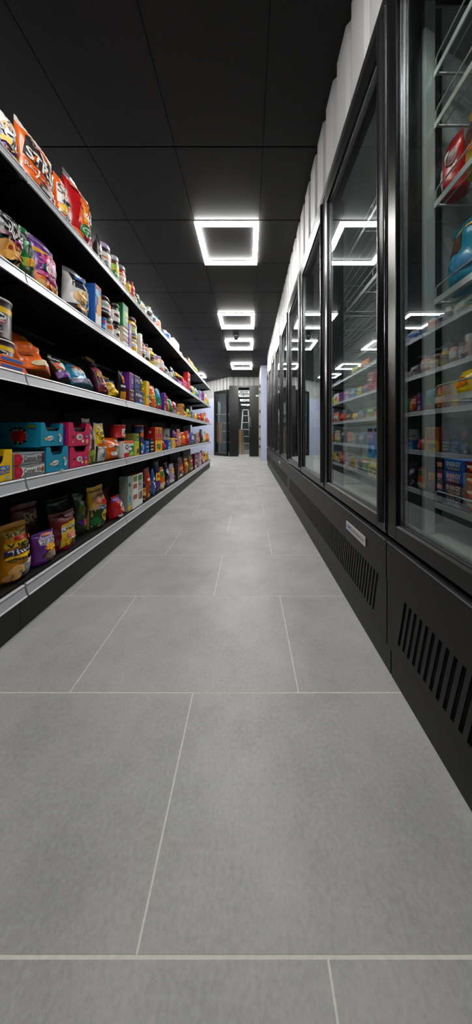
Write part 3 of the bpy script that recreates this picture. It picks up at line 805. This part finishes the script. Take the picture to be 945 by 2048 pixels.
S3 = [
 (-70, 51, 686, 'C', 'lower purple tin with a yellow rim', 'wn ye', dict(lid='wh', big=1, pr=CAN('CRISPS', 'BBQ'), dia=.135, cy=.968, cx=-.975)),
 (-70, 49, 606, 'C', 'upper purple tin with a yellow rim', 'wn ye', dict(lid='wh', big=1, pr=CAN('CRISPS', 'RED'), dia=.130, cy=.962, cx=-.975, yb=680)),
 (66, 130, 700, 'P', 'crumpled bright orange bag leaning back', 'og do', dict(d=.10, h=.235, pitch=-32, big=1, pr=[G([(.45, .5), (.8, .62), (.8, .85), (.5, .78)], 'ye'), E(.62, .6, .2, .05, 'br'), E(.5, .12, .25, .05, 'cr'), Q(.2, .8, .6, .88, 'rd'), Z(.4, .84, .2, .05, 6, 'pe'), Q(.1, .28, .4, .36, 'do')])),
 (30, 75, 676, 'P', 'brown orange bag standing behind the crumpled one', 'do br', dict(d=.05, X=-1.17, pr=[E(.5, .6, .3, .1, 'go'), Q(.1, .8, .9, .88, 'rd')])),
 (118, 140, 730, 'P', 'lime green bag standing at the back', 'ol lg', dict(d=.05, X=-1.17, pr=[E(.5, .6, .3, .14, 'gr'), Q(.1, .8, .9, .88, 'lg')])),
 (137, 160, 724, 'P', 'black and purple bag leaning back', 'dk pu', dict(d=.08, h=.19, pitch=-32, big=1, pr=[E(.5, .7, .4, .14, 'wh'), E(.5, .7, .28, .08, 'na'), Q(.1, .3, .95, .5, 'og'), E(.5, .4, .25, .08, 'wh'), Q(.02, .05, .98, .22, 'pu')])),
 (163, 206, 742, 'P', 'bright blue bag with a yellow top edge', 'te bl', dict(d=.08, h=.20, pitch=-40, big=1, seal='ye', pr=[E(.5, .68, .3, .12, 'lb'), Z(.4, .4, .25, .12, 8, 'wh'), Q(.3, .5, .75, .58, 'og'), Q(.02, .02, .98, .16, 'na'), E(.25, .3, .12, .08, 'lb'), T('BLU', .55, .74, .5, .12, 'wh')])),
 (212, 229, 722, 'P', 'maroon bag with pink panels', 'mr mg', dict(d=.07, h=.25, pitch=-20, big=1, seal='ye', pr=[G([(.06, .6), (.6, .5), (.9, .2), (.7, .5), (.3, .72)], 'pk'), Z(.3, .5, .22, .1, 7, 'pe'), Z(.62, .3, .24, .1, 7, 'sa'), E(.4, .78, .25, .05, 'li'), Q(.3, .86, .8, .91, 'wh'), Q(.02, .04, .98, .16, 'dr')])),
 (230.5, 247.5, 756, 'P', 'round yellow bag with a black top', 'ye go', dict(d=.11, pitch=-12, big=1, pr=[Q(.03, .66, .97, .91, 'dk'), E(.4, .72, .2, .06, 'bl'), E(.42, .36, .36, .22, 'ye'), E(.38, .4, .16, .1, 'cr'), Q(.85, .1, .95, .6, 'go')])),
 (248, 257, 742, 'P', 'black and orange bag', 'dk og', dict(d=.07, pr=[Q(.3, .6, .9, .85, 'og'), Q(.1, .45, .95, .52, 'wh'), Q(.1, .02, .95, .3, 'go')], big=0)),
 (258.5, 269, 779, 'B', 'lower purple carton with a white squiggle', 'mr na', dict(d=.1, pr=[E(.6, .6, .2, .12, 'li'), Q(.2, .9, .9, .95, 'wh'), Q(.3, .2, .8, .3, 'go')], nx=1)),
 (270, 287, 781, 'B', 'lower navy carton with white script', 'na pu', dict(d=.1, pr=[T('Milky', .5, .62, .8, .3, 'wh', .1), E(.7, .3, .2, .12, 'li'), Q(.1, .05, .9, .1, 'lb')], nx=1)),
 (259, 268, 746, 'B', 'upper purple carton with a white squiggle', 'pu na', dict(d=.1, yb=778, pr=[E(.6, .5, .22, .16, 'li'), E(.5, .5, .1, .08, 'na'), Q(.1, .9, .9, .95, 'pk')])),
 (269, 281, 752, 'B', 'upper navy carton with pink script', 'na pu', dict(d=.1, yb=780, pr=[T('Mil', .5, .6, .7, .3, 'li', .1), Q(.1, .9, .9, .95, 'mg'), E(.4, .25, .2, .1, 'bl')])),
 (288, 292, 758, 'P', '', 'ol ye lg', {}), (293, 299, 763, 'B', '', 'ye og te', dict(pr=[E(.5, .4, .35, .05, 'te'), Q(.1, .02, .9, .1, 'og'), Q(.8, .02, .98, .98, 'pe')])),
 (300, 306, 770, 'P', '', 'dr rd mr', {}), (307, 317, 772, 'P', '', 'og ye sa', {}), (319, 328, 778, 'P', '', 'te gr rd', {}), (329, 332, 786, 'B', '', 'pu mr li', {}),
 (333, 336, 792, 'B', '', 'rd wh dr', {}), (337, 342, 796, 'P', '', 'og go rd', {}), (343, 350, 798, 'P', '', 'gr te dg', {}), (351, 358, 804, 'P', '', 'rd pu li', {}),
 (359, 364, 824, 'P', '', 'ye go wh', {}), (365, 369, 808, 'B', '', 'tn br do', {}), (370, 378, 822, 'P', '', 'rd og ye', {}), (379, 384, 818, 'P', '', 'lg dg ye', {}), (385, 388, 824, 'B', '', 'gy wh na', {}),
 (389, 392, 821, 'P', '', 'lb bl ye', {}), (393, 398, 827, 'P', '', 'ye og gr', {}), (399, 404, 828, 'P', '', 'br og go', {}), (405, 410, 826, 'P', '', 'rd og dr', {}), (411, 416, 825, 'P', '', 'sa wh rd', {}), (417, 421, 836, 'P', '', 'pk wh sa', {}),
]
TEAL = [E(.38, .36, .16, .1, 'wh', .25), T('Sours', .38, .36, .26, .1, 'dr', .3), E(.2, .33, .06, .05, 'pe'), T('chews', .5, .22, .22, .05, 'na'), E(.86, .34, .08, .12, 'cy'), E(.84, .24, .05, .06, 'wh'), E(.8, .5, .06, .05, 'pe')]
PINK = [E(.48, .40, .14, .13, 'wh'), E(.5, .40, .09, .08, 'gy'), E(.2, .42, .07, .05, 'dr'), E(.82, .42, .1, .06, 'pu'), T('tut', .82, .42, .12, .05, 'wh'), E(.62, .22, .05, .07, 'wh'), E(.82, .2, .06, .1, 'pe'), E(.16, .2, .04, .04, 'sa')]
S4 = [
 (-30, 25, 900, 'D', 'yellow open carton with blue lettering', 'ye go', dict(d=.16, big=1, notch=(.1, .64, .58), fill='db', pr=[G([(.2, .2), (.9, .26), (.9, .5), (.2, .5)], 'bl'), T('FAMILY', .57, .42, .62, .09, 'wh', .06), T('SECTION', .57, .3, .62, .09, 'ye', .06), E(.8, .12, .1, .05, 'gg')])),
 (27, 90, 929, 'R', 'lower silver and red chewing bar pack', 'gy wh', dict(d=.2, nx=1, big=1, pr=[E(.07, .5, .18, .5, 'rd'), E(.12, .5, .07, .25, 'pk'), G([(.2, .1), (.3, .3), (.7, .3), (.98, .2), (.98, .9), (.5, .75), (.3, .8), (.2, .9), (.26, .5)], 'wh'), T('Conner Alto', .6, .52, .64, .42, 'dk', .04), E(.92, .5, .05, .25, 'do')])),
 (27, 90, 905, 'R', 'upper silver and red chewing bar pack', 'gy wh', dict(d=.2, yb=930, big=1, pr=[E(.07, .5, .18, .5, 'rd'), E(.1, .6, .08, .2, 'pk'), G([(.2, .1), (.3, .3), (.7, .3), (.98, .2), (.98, .9), (.5, .75), (.3, .8), (.2, .9), (.26, .5)], 'sv'), T('Cosmos Alto', .6, .52, .64, .42, 'dk', .04), Q(.88, .1, .98, .9, 'mr')])),
 (92, 137, 893, 'D', 'lower teal open carton with cut-out front', 'te dt', dict(d=.26, nx=1, big=1, notch=(.22, .72, .68), fill='dt', pr=TEAL, side=[Q(.55, .62, .95, .9, 'dk'), T('UPA', .75, .76, .3, .16, 'br')])),
 (81, 127, 846, 'D', 'upper teal open carton with a cherry on its side', 'te dt', dict(d=.26, yb=891.5, big=1, notch=(.22, .82, .66), fill='dk', pr=TEAL, side=[Z(.62, .46, .18, .36, 12, 'gg'), E(.59, .44, .09, .22, 'rd'), E(.67, .44, .09, .22, 'rd'), Q(.625, .64, .64, .76, 'dg'), E(.16, .56, .15, .22, 'dk'), T('Sours', .16, .56, .22, .2, 'gy', .1), Q(.78, .78, .92, .9, 'ol')])),
 (139.5, 178, 893, 'D', 'lower pink open carton with cut-out front', 'pk dr', dict(d=.26, nx=1, big=1, notch=(.24, .8, .72), fill='dr', pr=PINK)),
 (136.5, 181, 846, 'D', 'upper pink open carton with cut-out front', 'pk dr', dict(d=.26, yb=892, big=1, notch=(.24, .76, .62), fill='dk', pr=PINK, side=[Q(.5, .1, .95, .8, 'pu')])),
 (183.5, 199, 838, 'P', 'white and brown bag with a lime corner', 'wh br', dict(d=.09, big=1, pr=[G([(.2, .3), (.8, .3), (.7, .75), (.45, .78)], 'br'), E(.4, .16, .4, .16, 'lg'), E(.4, .14, .2, .08, 'ol'), Q(.03, .78, .97, .91, 'do'), Q(.1, .5, .3, .72, 'gg')])),
 (200.5, 219, 847, 'P', 'bag with a big yellow label', 'wh ye', dict(d=.07, gus=True, big=1, pr=[Q(.04, .44, .96, .96, 'ye'), T('Calling', .5, .74, .8, .13, 'dk', .05), T('Grey', .52, .63, .6, .12, 'dk', .05), Z(.5, .52, .14, .05, 8, 'gy'), E(.5, .88, .16, .05, 'gy'), E(.5, .46, .4, .04, 'og'), Q(.05, .05, .12, .42, 'dk'), E(.6, .2, .2, .1, 'gy'), Q(.12, .36, .96, .40, 'cr')])),
 (221, 249, 876, 'P', 'orange bag with a pale round window', 'og do', dict(d=.08, big=1, pr=[E(.72, .42, .24, .26, 'gg'), T('ok', .3, .7, .3, .2, 'wh', .2), E(.36, .3, .16, .1, 'wh'), E(.45, .62, .1, .05, 'dk'), E(.75, .85, .15, .05, 'wh')], gus=True)),
 (247.5, 268, 882, 'B', 'white and red carton with an orange top', 'wh rd', dict(nx=1, d=.10, pr=[Q(.02, .86, .98, .99, 'og'), E(.3, .64, .16, .14, 'na'), E(.3, .64, .09, .08, 'wh'), Q(.02, .02, .5, .3, 'rd'), Q(.55, .04, .98, .7, 'gr'), E(.6, .5, .2, .1, 'wh'), E(.75, .2, .2, .14, 'lg')])),
 (240, 258, 850, 'C', 'red tin with white label and orange lid', 'rd wh', dict(yb=881, lid='do', pr=[Q(.3, .12, .8, .88, 'wh'), E(.6, .55, .12, .25, 'dk'), Q(.34, .3, .5, .4, 'pk')], dm=.85)),
 (269.5, 279, 882, 'B', 'lower green and yellow carton', 'lg gr', dict(nx=1, d=.08, pr=[E(.4, .5, .3, .2, 'ye'), E(.7, .3, .2, .2, 'na'), Q(.02, .02, .98, .15, 'go')])),
 (268, 278, 867, 'B', 'upper green carton with lime corner', 'ol lg', dict(yb=881.5, d=.08, pr=[Q(.55, .1, .97, .9, 'lg'), E(.75, .5, .15, .25, 'dg')])),
 (281, 290, 880, 'B', 'dark blue carton with yellow marks', 'na bl', dict(nx=1, d=.08, pr=[E(.3, .7, .2, .12, 'ye'), E(.6, .5, .3, .2, 'lb'), E(.4, .2, .2, .1, 'wh')])), (291.5, 299, 882, 'B', '', 'bl na li', dict(d=.08)),
 (281.5, 291, 851, 'C', 'dark tin with an orange lid', 'na dk', dict(yb=879, lid='do', pr=[E(.5, .4, .3, .25, 'og'), E(.5, .75, .3, .15, 'gy')])),
 (301, 308, 878, 'B', 'slim black carton with cream lines', 'dk cr', dict(d=.08, pr=[Q(.1, .7, .9, .78, 'cr'), Q(.1, .45, .9, .52, 'cr'), Q(.1, .2, .9, .28, 'cr')])),
 (310.5, 325, 879, 'B', 'lower red sided yellow carton', 'rd ye', dict(nx=1, d=.12, big=1, pr=[Q(.02, .02, .98, .9, 'ye'), Z(.5, .42, .4, .3, 7, 'ol'), Q(.02, .9, .98, .98, 'og')], side=[E(.6, .5, .1, .1, 'wh')])),
 (310.5, 325, 855, 'B', 'upper red sided yellow carton', 'rd ye', dict(yb=878.5, d=.12, big=1, pr=[Q(.02, .02, .98, .98, 'go'), Q(.12, .1, .24, .9, 'dr'), Q(.42, .1, .58, .9, 'dr'), Q(.76, .1, .88, .9, 'dr'), E(.5, .3, .3, .2, 'pk')], side=[E(.6, .6, .1, .1, 'wh')])),
 (327, 335, 878, 'P', '', 'rd pk wh', {}), (336.5, 343, 880, 'B', '', 'bl gy lb', dict(nx=1)), (336, 343, 857, 'C', 'dark grey tin standing on a blue carton', 'gy dk', dict(yb=879.5)), (345, 351, 876, 'B', '', 'ye go og', {}),
 (353, 358, 861, 'P', '', 'pu dr sa', {}), (360, 366, 858, 'P', '', 'sa wh gy', {}), (367, 375, 864, 'P', '', 'og ye rd', {}), (376, 384, 861, 'P', '', 'rd sa wh', {}), (385, 392, 865, 'P', '', 'bl wh gy', {}),
 (393, 397, 868, 'B', '', 'gy sa cr', {}), (398, 403, 864, 'P', '', 'sa rd og', {}), (404, 409, 859, 'P', '', 'na gy dk', {}), (410, 415, 861, 'P', '', 'cr li lg', {}), (416, 421, 867, 'P', '', 'og pe rd', {}),
]
S5 = [
 (-45, 8, 1128, 'P', 'pink and orange bag at the photo edge', 'sa og', dict(d=.06, pr=[Q(.02, .5, .98, .9, 'pk'), E(.8, .4, .2, .15, 'wh'), Q(.02, .05, .98, .2, 'og')])),
 (29, 76, 1046, 'P', 'big yellow bag with stacked bold lettering', 'go ye', dict(d=.10, X=-.915, big=1, yaw=-6, pr=[
   Q(.1, .78, .8, .87, 'ye'), T('Snackies', .5, .83, .72, .08, 'na', .04), Q(.3, .72, .84, .77, 'rd'), Q(.06, .61, .95, .69, 'ye'), T('Veggie', .5, .65, .8, .1, 'dk', .04), Q(.04, .48, .96, .57, 'na'), T('Thins', .5, .53, .8, .1, 'wh', .04), Q(.06, .42, .96, .46, 'ye'),
   T('Crunchy', .5, .40, .8, .06, 'dk', .04), E(.6, .2, .3, .12, 'gy'), E(.3, .22, .2, .08, 'pe'), Z(.7, .3, .2, .06, 6, 'wh'), E(.86, .7, .1, .04, 'og'), E(.2, .12, .16, .06, 'pe')])),
 (40, 91, 1008, 'P', 'maroon bag with white script', 'dr db', dict(d=.08, X=-1.06, big=1, pr=[T('Sires', .62, .76, .6, .2, 'cr', .1), Q(.1, .1, .95, .4, 'na'), E(.5, .3, .2, .1, 'li'), E(.8, .5, .16, .05, 'rd')])),
 (86, 122, 1064, 'P', 'small purple bag with white lettering', 'pu li', dict(d=.07, X=-.912, big=1, yaw=-10, pr=[Z(.6, .72, .45, .26, 9, 'li'), Q(.2, .66, .96, .78, 'wh'), T('ZIAZA', .58, .72, .68, .1, 'na', .05), Z(.62, .52, .34, .12, 8, 'ye'), T('MIX', .6, .52, .5, .09, 'og', .05), E(.62, .28, .3, .14, 'tn'), E(.6, .28, .2, .09, 'gy'), Q(.4, .86, .8, .91, 'og')])),
 (103, 150, 995, 'P', 'dark green bag behind a red one', 'dg dt', dict(d=.06, X=-1.10, pr=[Q(.5, .4, .95, .85, 'dt'), E(.4, .6, .2, .1, 'mr')])),
 (122, 164, 1024, 'P', 'dark red bag with a yellow banded label', 'dr rd', dict(d=.10, X=-.92, big=1, yaw=-8, pr=[G([(.22, .1), (.95, .18), (.92, .74), (.3, .7)], 'ye'), G([(.26, .46), (.95, .54), (.95, .66), (.26, .62)], 'wh'), T('Onion', .6, .57, .64, .11, 'dk', .07), E(.66, .36, .26, .1, 'sa'), E(.4, .22, .14, .06, 'ye'), E(.75, .2, .16, .06, 'ol'), T('dips', .66, .28, .36, .06, 'cr'), Q(.03, .05, .98, .1, 'pk'), Q(.5, .84, .97, .91, 'mr')])),
 (163, 182, 986, 'P', 'tall dark green bag with an olive picture', 'dg ol', dict(d=.09, X=-.965, big=1, pr=[E(.5, .6, .35, .14, 'ol'), Q(.3, .5, .7, .54, 'gg'), E(.7, .26, .26, .1, 'sa'), E(.3, .3, .12, .06, 'pu'), Q(.05, .86, .95, .91, 'gg'), E(.5, .76, .2, .05, 'gg')])),
 (198, 223, 973, 'P', 'tall bag yellow above and green below', 'pe dg', dict(d=.11, X=-.915, big=1, yaw=-8, seal='ye', pr=[Q(.02, .02, .98, .48, 'dg'), E(.2, .2, .16, .1, 'gr'), Q(.3, .46, .96, .54, 'bl'), T('Ferry', .62, .5, .6, .08, 'wh', .05), E(.7, .3, .28, .14, 'ye'), T('KEY', .72, .33, .36, .08, 'dk', .05), E(.4, .7, .2, .07, 'sa'), E(.7, .62, .22, .06, 'rd'), E(.6, .8, .2, .04, 'do'), Q(.02, .56, .12, .88, 'ye')])),
 (216, 229, 976, 'P', 'dark maroon bag behind the red one', 'dr db', dict(d=.06, X=-1.02, pr=[Q(.2, .3, .8, .5, 'gy')])),
 (239, 255, 992, 'P', 'glossy red bag with a purple top', 'rd dr', dict(d=.11, X=-.895, big=1, pr=[Q(.02, .78, .98, .91, 'pu'), E(.6, .58, .3, .14, 'gy'), E(.6, .58, .2, .09, 'wh'), T('co', .6, .58, .24, .08, 'na'), E(.6, .4, .3, .12, 'sa'), E(.3, .14, .1, .05, 'wh')])),
 (256.5, 263, 952, 'B', 'grey green carton with a yellow foot', 'gg dt', dict(X=-.915, d=.07, pr=[E(.4, .75, .3, .06, 'dk'), Q(.02, .02, .98, .14, 'ye'), E(.5, .35, .3, .1, 'te')])),
 (266, 286, 948, 'B', 'tall white carton with red and brown blocks', 'wh do', dict(X=-.905, d=.06, big=1, pr=[Q(.02, .8, .4, .97, 'ol'), Q(.02, .6, .4, .74, 'do'), Q(.02, .28, .4, .42, 'do'), Q(.5, .78, .9, .96, 'gr'), T('ARG', .7, .68, .4, .14, 'dk'), T('CO', .7, .54, .4, .1, 'dk'), Q(.55, .22, .62, .44, 'br'), Q(.7, .2, .9, .44, 'br')])),
 (288, 294, 958, 'T', '', 'dk go dk', dict(X=-.91)), (297, 308, 936, 'P', '', 'do rd dr', {}), (310, 315, 938, 'P', '', 'bl wh na', {}), (316, 325, 922, 'P', '', 'na ye pu', {}), (327, 334, 934, 'P', '', 'og gr cr', {}),
 (336, 343, 925, 'P', '', 'dk li na', {}), (345, 354, 927, 'P', '', 'li ye wh', {}), (356, 359, 928, 'B', '', 'db mr dk', {}), (361, 371, 914, 'P', '', 'br og cr', {}), (373, 380, 913, 'P', '', 'do go cr', {}),
 (382, 389, 909, 'P', '', 'ol rd cr', {}), (390, 394, 908, 'B', '', 'mr pu li', {}), (395, 399, 906, 'P', '', 'go ye og', {}), (400, 403, 905, 'B', '', 'li gy wh', {}), (404, 409, 901, 'P', '', 'rd sa cr', {}), (410, 414, 903, 'P', '', 'pe br wh', {}), (415, 420, 904, 'P', '', 'ye br og', {}),
]

USED = {}
def say(desc, where, nears, n, named):
    """a label of at most 16 words that no other thing carries"""
    bare = [f'{desc} on the {where}'] if n < 2 else []
    nxt = [f'{desc} on the {where} next to the {q}' for q in nears]
    cand = bare + nxt if named else nxt + bare
    if len(nears) > 1: cand.append(f'{desc} between the {nears[0]} and the {nears[1]} on the {where}')
    cand += [f'{o} {desc} along the {where}' for o in ('second', 'third', 'fourth', 'fifth', 'sixth')]
    for lab in cand:
        if len(lab.split()) <= 16 and lab.lower() not in USED:
            USED[lab.lower()] = 1
            return lab

def rowdesc(r):
    cols = r[5].split()
    size = 'small' if r[1] - r[0] < 8 and r[0] < 400 else ('tiny' if r[0] >= 400 else '')
    return r[4] or f'{size} {CN[cols[0]]} and {CN[cols[1]]} {KN[r[3]]}'.strip()
def short(r):
    return f'{CN[r[5].split()[0]]} {KN[r[3]]}'

seed = 1
for si, rows in enumerate((S1, S2, S3, S4, S5)):
    zs = SHZ[si]
    descs = [rowdesc(r) for r in rows]
    for ri, r in enumerate(rows):
        x0, x1, yt, kind, _, cs, op = r
        cols = cs.split(); seed += 1
        X = op.get('X', -.897)
        y0, y1 = Yat(x0, X), Yat(x1, X)
        ym = (y0 + y1) / 2
        big = bool(op.get('big', x1 - x0 > 17))
        w = (y1 - y0) * (.90 if 'pitch' in op else .97) * op.get('dm', 1)
        zb = zs + .0006
        if 'yb' in op: zb = HC + (VY - op['yb']) * ym / F + .001
        h = op.get('h') or HC + (VY - yt) * ym / F - zb
        if kind in 'JCT':
            d = w
        else:
            d = op.get('d', max(.045, min(.07, w * .8)))
        if 'dia' in op:
            w = d = op['dia']; ym = op['cy']; cx = op['cx']
            h = HC + (VY - yt) * (ym + .03) / F - zb
            if 'yb' in op: zb = ZTOP + .0008; h = HC + (VY - yt) * (ym + .03) / F - zb
            ZTOP = zb + h
        else:
            cx = X - d / 2 - (.010 if kind == 'P' else 0)
        root, nm, cat = pack(kind, w, h, d, cols, op.get('pr'), seed, big, op)
        if 'yb' in op and 'dia' not in op:
            zb = max([t for (a, b, t) in TOPS if a < ym + w / 2 and b > ym - w / 2] or [zb]) + .0012
            root_h = HC + (VY - yt) * ym / F - zb
            root.scale = (1, 1, max(.4, root_h / h))
        if 'nx' in op or ri == 0:
            if ri == 0: TOPS = []
        if 'yb' not in op: TOPS.append((y0, y1, zb + h + (.0018 if kind == 'B' and big else 0)))
        pa = math.radians(-op.get('pitch', 0))
        if pa: zb += d * .52 * math.sin(pa); cx -= .004
        root.location = (cx, ym, zb)
        root.rotation_euler = (0, math.radians(op.get('pitch', 0)), math.radians(op.get('yaw', 0)))
        near = [short(rows[q]) for q in (ri - 1, ri + 1) if 0 <= q < len(rows)]
        lab = say(descs[ri], SHN[si], near, descs.count(descs[ri]), bool(r[4]))
        tag(root, lab, cat, GRP[si])

# the flat orange and blue packets lying in front of the lower purple tin
for i, z in enumerate((0, .027)):
    mb = MB()
    mb.prism([(-.06, 0), (.06, 0), (.045, .024), (-.06, .024)], 0, -.012, .012, pmat('og', 'card'))
    prints(mb, lambda u, v: (.012, (u - .5) * .12, v * .024), [Q(.05, .3, .78, .72, 'bl'), Q(.1, .1, .8, .16, 'rd')], 9, .0005)
    o = mb.build('candy_bar_pack'); o.location = (-.898 - .012, .985, SHZ[2] + .0006 + z)
    tag(o, ['lower', 'upper'][i] + ' orange and blue packet lying in front of the purple tin', 'box', GRP[2])
# torn white ticket stuck on the fourth shelf strip
mb = MB()
pts = [(0, .012), (.004, .004), (.014, .008), (.007, -.001), (.012, -.012), (.001, -.006), (-.010, -.012), (-.006, -.001), (-.014, .007), (-.004, .004)]
mb.prism(pts, 0, -.0012, .0012, M_WHITE)
o = mb.build('price_ticket'); o.location = (-.883, 1.21, SHZ[3] + .0005); o.rotation_euler = (0, .28, 0)
tag(o, 'torn white star-shaped ticket on the fourth shelf strip below the teal cartons', 'ticket')

# ------------------------------------------------------------------ goods in the freezers
def fz(kind, x, ya, yb, z, h, d, cols, pr, label, cat_=None, yaw=180, op=None, big=True):
    global seed
    seed += 1
    w = (yb - ya) * .97
    root, nm, cat = pack(kind, w, h, d, cols.split(), pr, seed, big, op or {})
    root.location = (x + d / 2, (ya + yb) / 2, z + .003)
    root.rotation_euler = (0, 0, math.radians(yaw))
    tag(root, label, cat, 'frozen goods behind the glass')
SH = [.57, .888, 1.19, 1.487]
fz('P', .585, .735, .80, SH[3], .17, .07, 'rd wh', [Q(.1, .1, .5, .8, 'wh'), E(.7, .6, .2, .15, 'dr')], 'red frozen bag behind the nearest glass beside the yellow one')
fz('P', .585, .60, .73, SH[3], .19, .08, 'ye og', [E(.7, .7, .16, .1, 'do'), E(.6, .3, .3, .14, 'og'), E(.3, .4, .2, .1, 'br'), Q(.2, .5, .9, .56, 'na')], 'yellow frozen bag behind the nearest glass')
fz('P', .585, .66, .79, SH[2], .20, .085, 'te bl', [Q(.2, .5, .55, .75, 'br'), Q(.1, .78, .9, .82, 'ye'), E(.6, .3, .2, .1, 'lb')], 'large blue frozen bag below the yellow frozen bag')
fz('P', .585, .52, .65, SH[2], .19, .085, 'bl te', [E(.5, .6, .3, .15, 'wh')], 'second large blue frozen bag, next to the first blue one')
fz('P', .60, .70, .76, SH[1], .07, .06, 'ye go', [E(.5, .5, .3, .2, 'og')], 'small yellow frozen bag on the wire basket shelf', big=False)
fz('C', .60, .60, .66, SH[1], .06, .06, 'wh gy', [Q(.1, .3, .9, .7, 'cy')], 'white frozen tub on the wire basket shelf', big=False)
BAR = [('na bl', 'dark blue'), ('br do', 'brown'), ('dk gy', 'black')]
LAY = ['lowest', 'second lowest', 'second highest', 'topmost']
cols3 = [(.764, .789, 'dk', 'narrow black'), (.688, .762, 'bl', 'blue'), (.62, .686, 'dr', 'dark red')]
for ci, (a, b, c, cn) in enumerate(cols3):
    for k in range(4):
        cc = [['db', 'br', 'br', 'dk'], ['na', 'na', 'bl', 'bl'], ['br', 'do', 'do', 'dr']][ci][k]
        txt = [[Q(.1, .2, .9, .6, 'sa' if k else 'gy')], [T('ENERGY', .5, .6, .7, .4, 'wh', .04), Q(.2, .1, .8, .34, 'gy')], [E(.5, .5, .3, .3, 'og'), Q(.1, .5, .5, .7, 'cr')]][ci]
        fz('R', .578, a, b, SH[0] + k * .0335, .033, .16, cc + ' gy', txt, f'{LAY[k]} ice cream bar box in the {cn} column, nearest freezer')
fz('P', .60, .56, .74, .466, .055, .14, 'ol ye', [E(.5, .5, .3, .2, 'ye')], 'flat olive yellow bag on the floor of the nearest freezer')
# second freezer
fz('B', .58, 1.60, 1.76, .466, .085, .12, 'wh gy', [Q(.3, .2, .7, .7, 'gy')], 'white carton on the freezer floor just past the second mullion')
for i in range(4):
    a = 1.02 + i * .125
    fz('B', .585, a, a + .115, SH[0], .06 + .01 * (i % 2), .1, 'cr gg' if i % 2 else 'gg wh', [Q(.1, .3, .9, .7, ['wh', 'lg', 'cy', 'pe'][i]), E(.5, .5, .2, .2, 'gy')],
       'pale low carton in the second freezer, ' + ['nearest', 'second nearest', 'third', 'farthest'][i] + ' of a row of four')
for i in range(3):
    a = 1.30 + i * .078
    fz('B', .705, a, a + .072, SH[0], .24, .08, 'lb ye', [Q(.02, .02, .98, .14, 'ye'), Q(.1, .9, .9, .98, 'dk'), E(.5, .5, .3, .12, 'bl')], 'tall light blue carton with yellow foot, ' + ['nearest', 'middle', 'farthest'][i] + ' of three in the second freezer')
for i, (y, z, cs, k) in enumerate(((1.9, .57, 'wh lb', 'B'), (2.1, .57, 'pe wh', 'B'), (2.45, .86, 'cr gg', 'B'), (2.6, .57, 'gg wh', 'B'), (1.75, .86, 'gg lb', 'P'), (2.0, .86, 'sa wh', 'P'), (3.2, .57, 'wh gy', 'B'), (3.5, .57, 'cy wh', 'B'), (3.9, .86, 'pe cr', 'P'))):
    fz(k, .60, y, y + .14, z, .13, .12, cs, None, f'{CN[cs.split()[0]]} and {CN[cs.split()[1]]} frozen ' + ('carton' if k == 'B' else 'bag') + ' behind glass in the ' + ('second' if y < 2.85 else 'third') + ' freezer', big=False)

# ------------------------------------------------------------------ light, camera, view
w = bpy.data.worlds.new('shop_air'); SC.world = w; w.use_nodes = True
w.node_tree.nodes['Background'].inputs[0].default_value = (.5, .52, .56, 1)
w.node_tree.nodes['Background'].inputs[1].default_value = .02

cam = bpy.data.cameras.new('camera')
co = bpy.data.objects.new('camera', cam); COLL.objects.link(co)
co.location = (0, 0, HC); co.rotation_euler = (PI / 2, 0, 0)
cam.sensor_fit = 'HORIZONTAL'; cam.sensor_width = 36; cam.lens = F / 945 * 36
cam.shift_x = -(VX - 472.5) / 945; cam.shift_y = -(1024 - VY) / 945
cam.clip_start = .02
SC.camera = co

SC.view_settings.view_transform = 'Standard'
SC.view_settings.look = 'None'
SC.view_settings.exposure = 0.42
SC.view_settings.gamma = 1
SC.view_settings.use_curve_mapping = False
cy = SC.cycles
cy.use_denoising = True
cy.max_bounces = 10; cy.diffuse_bounces = 4; cy.glossy_bounces = 5; cy.transparent_max_bounces = 24; cy.transmission_bounces = 4
cy.sample_clamp_indirect = 4
cy.caustics_reflective = False
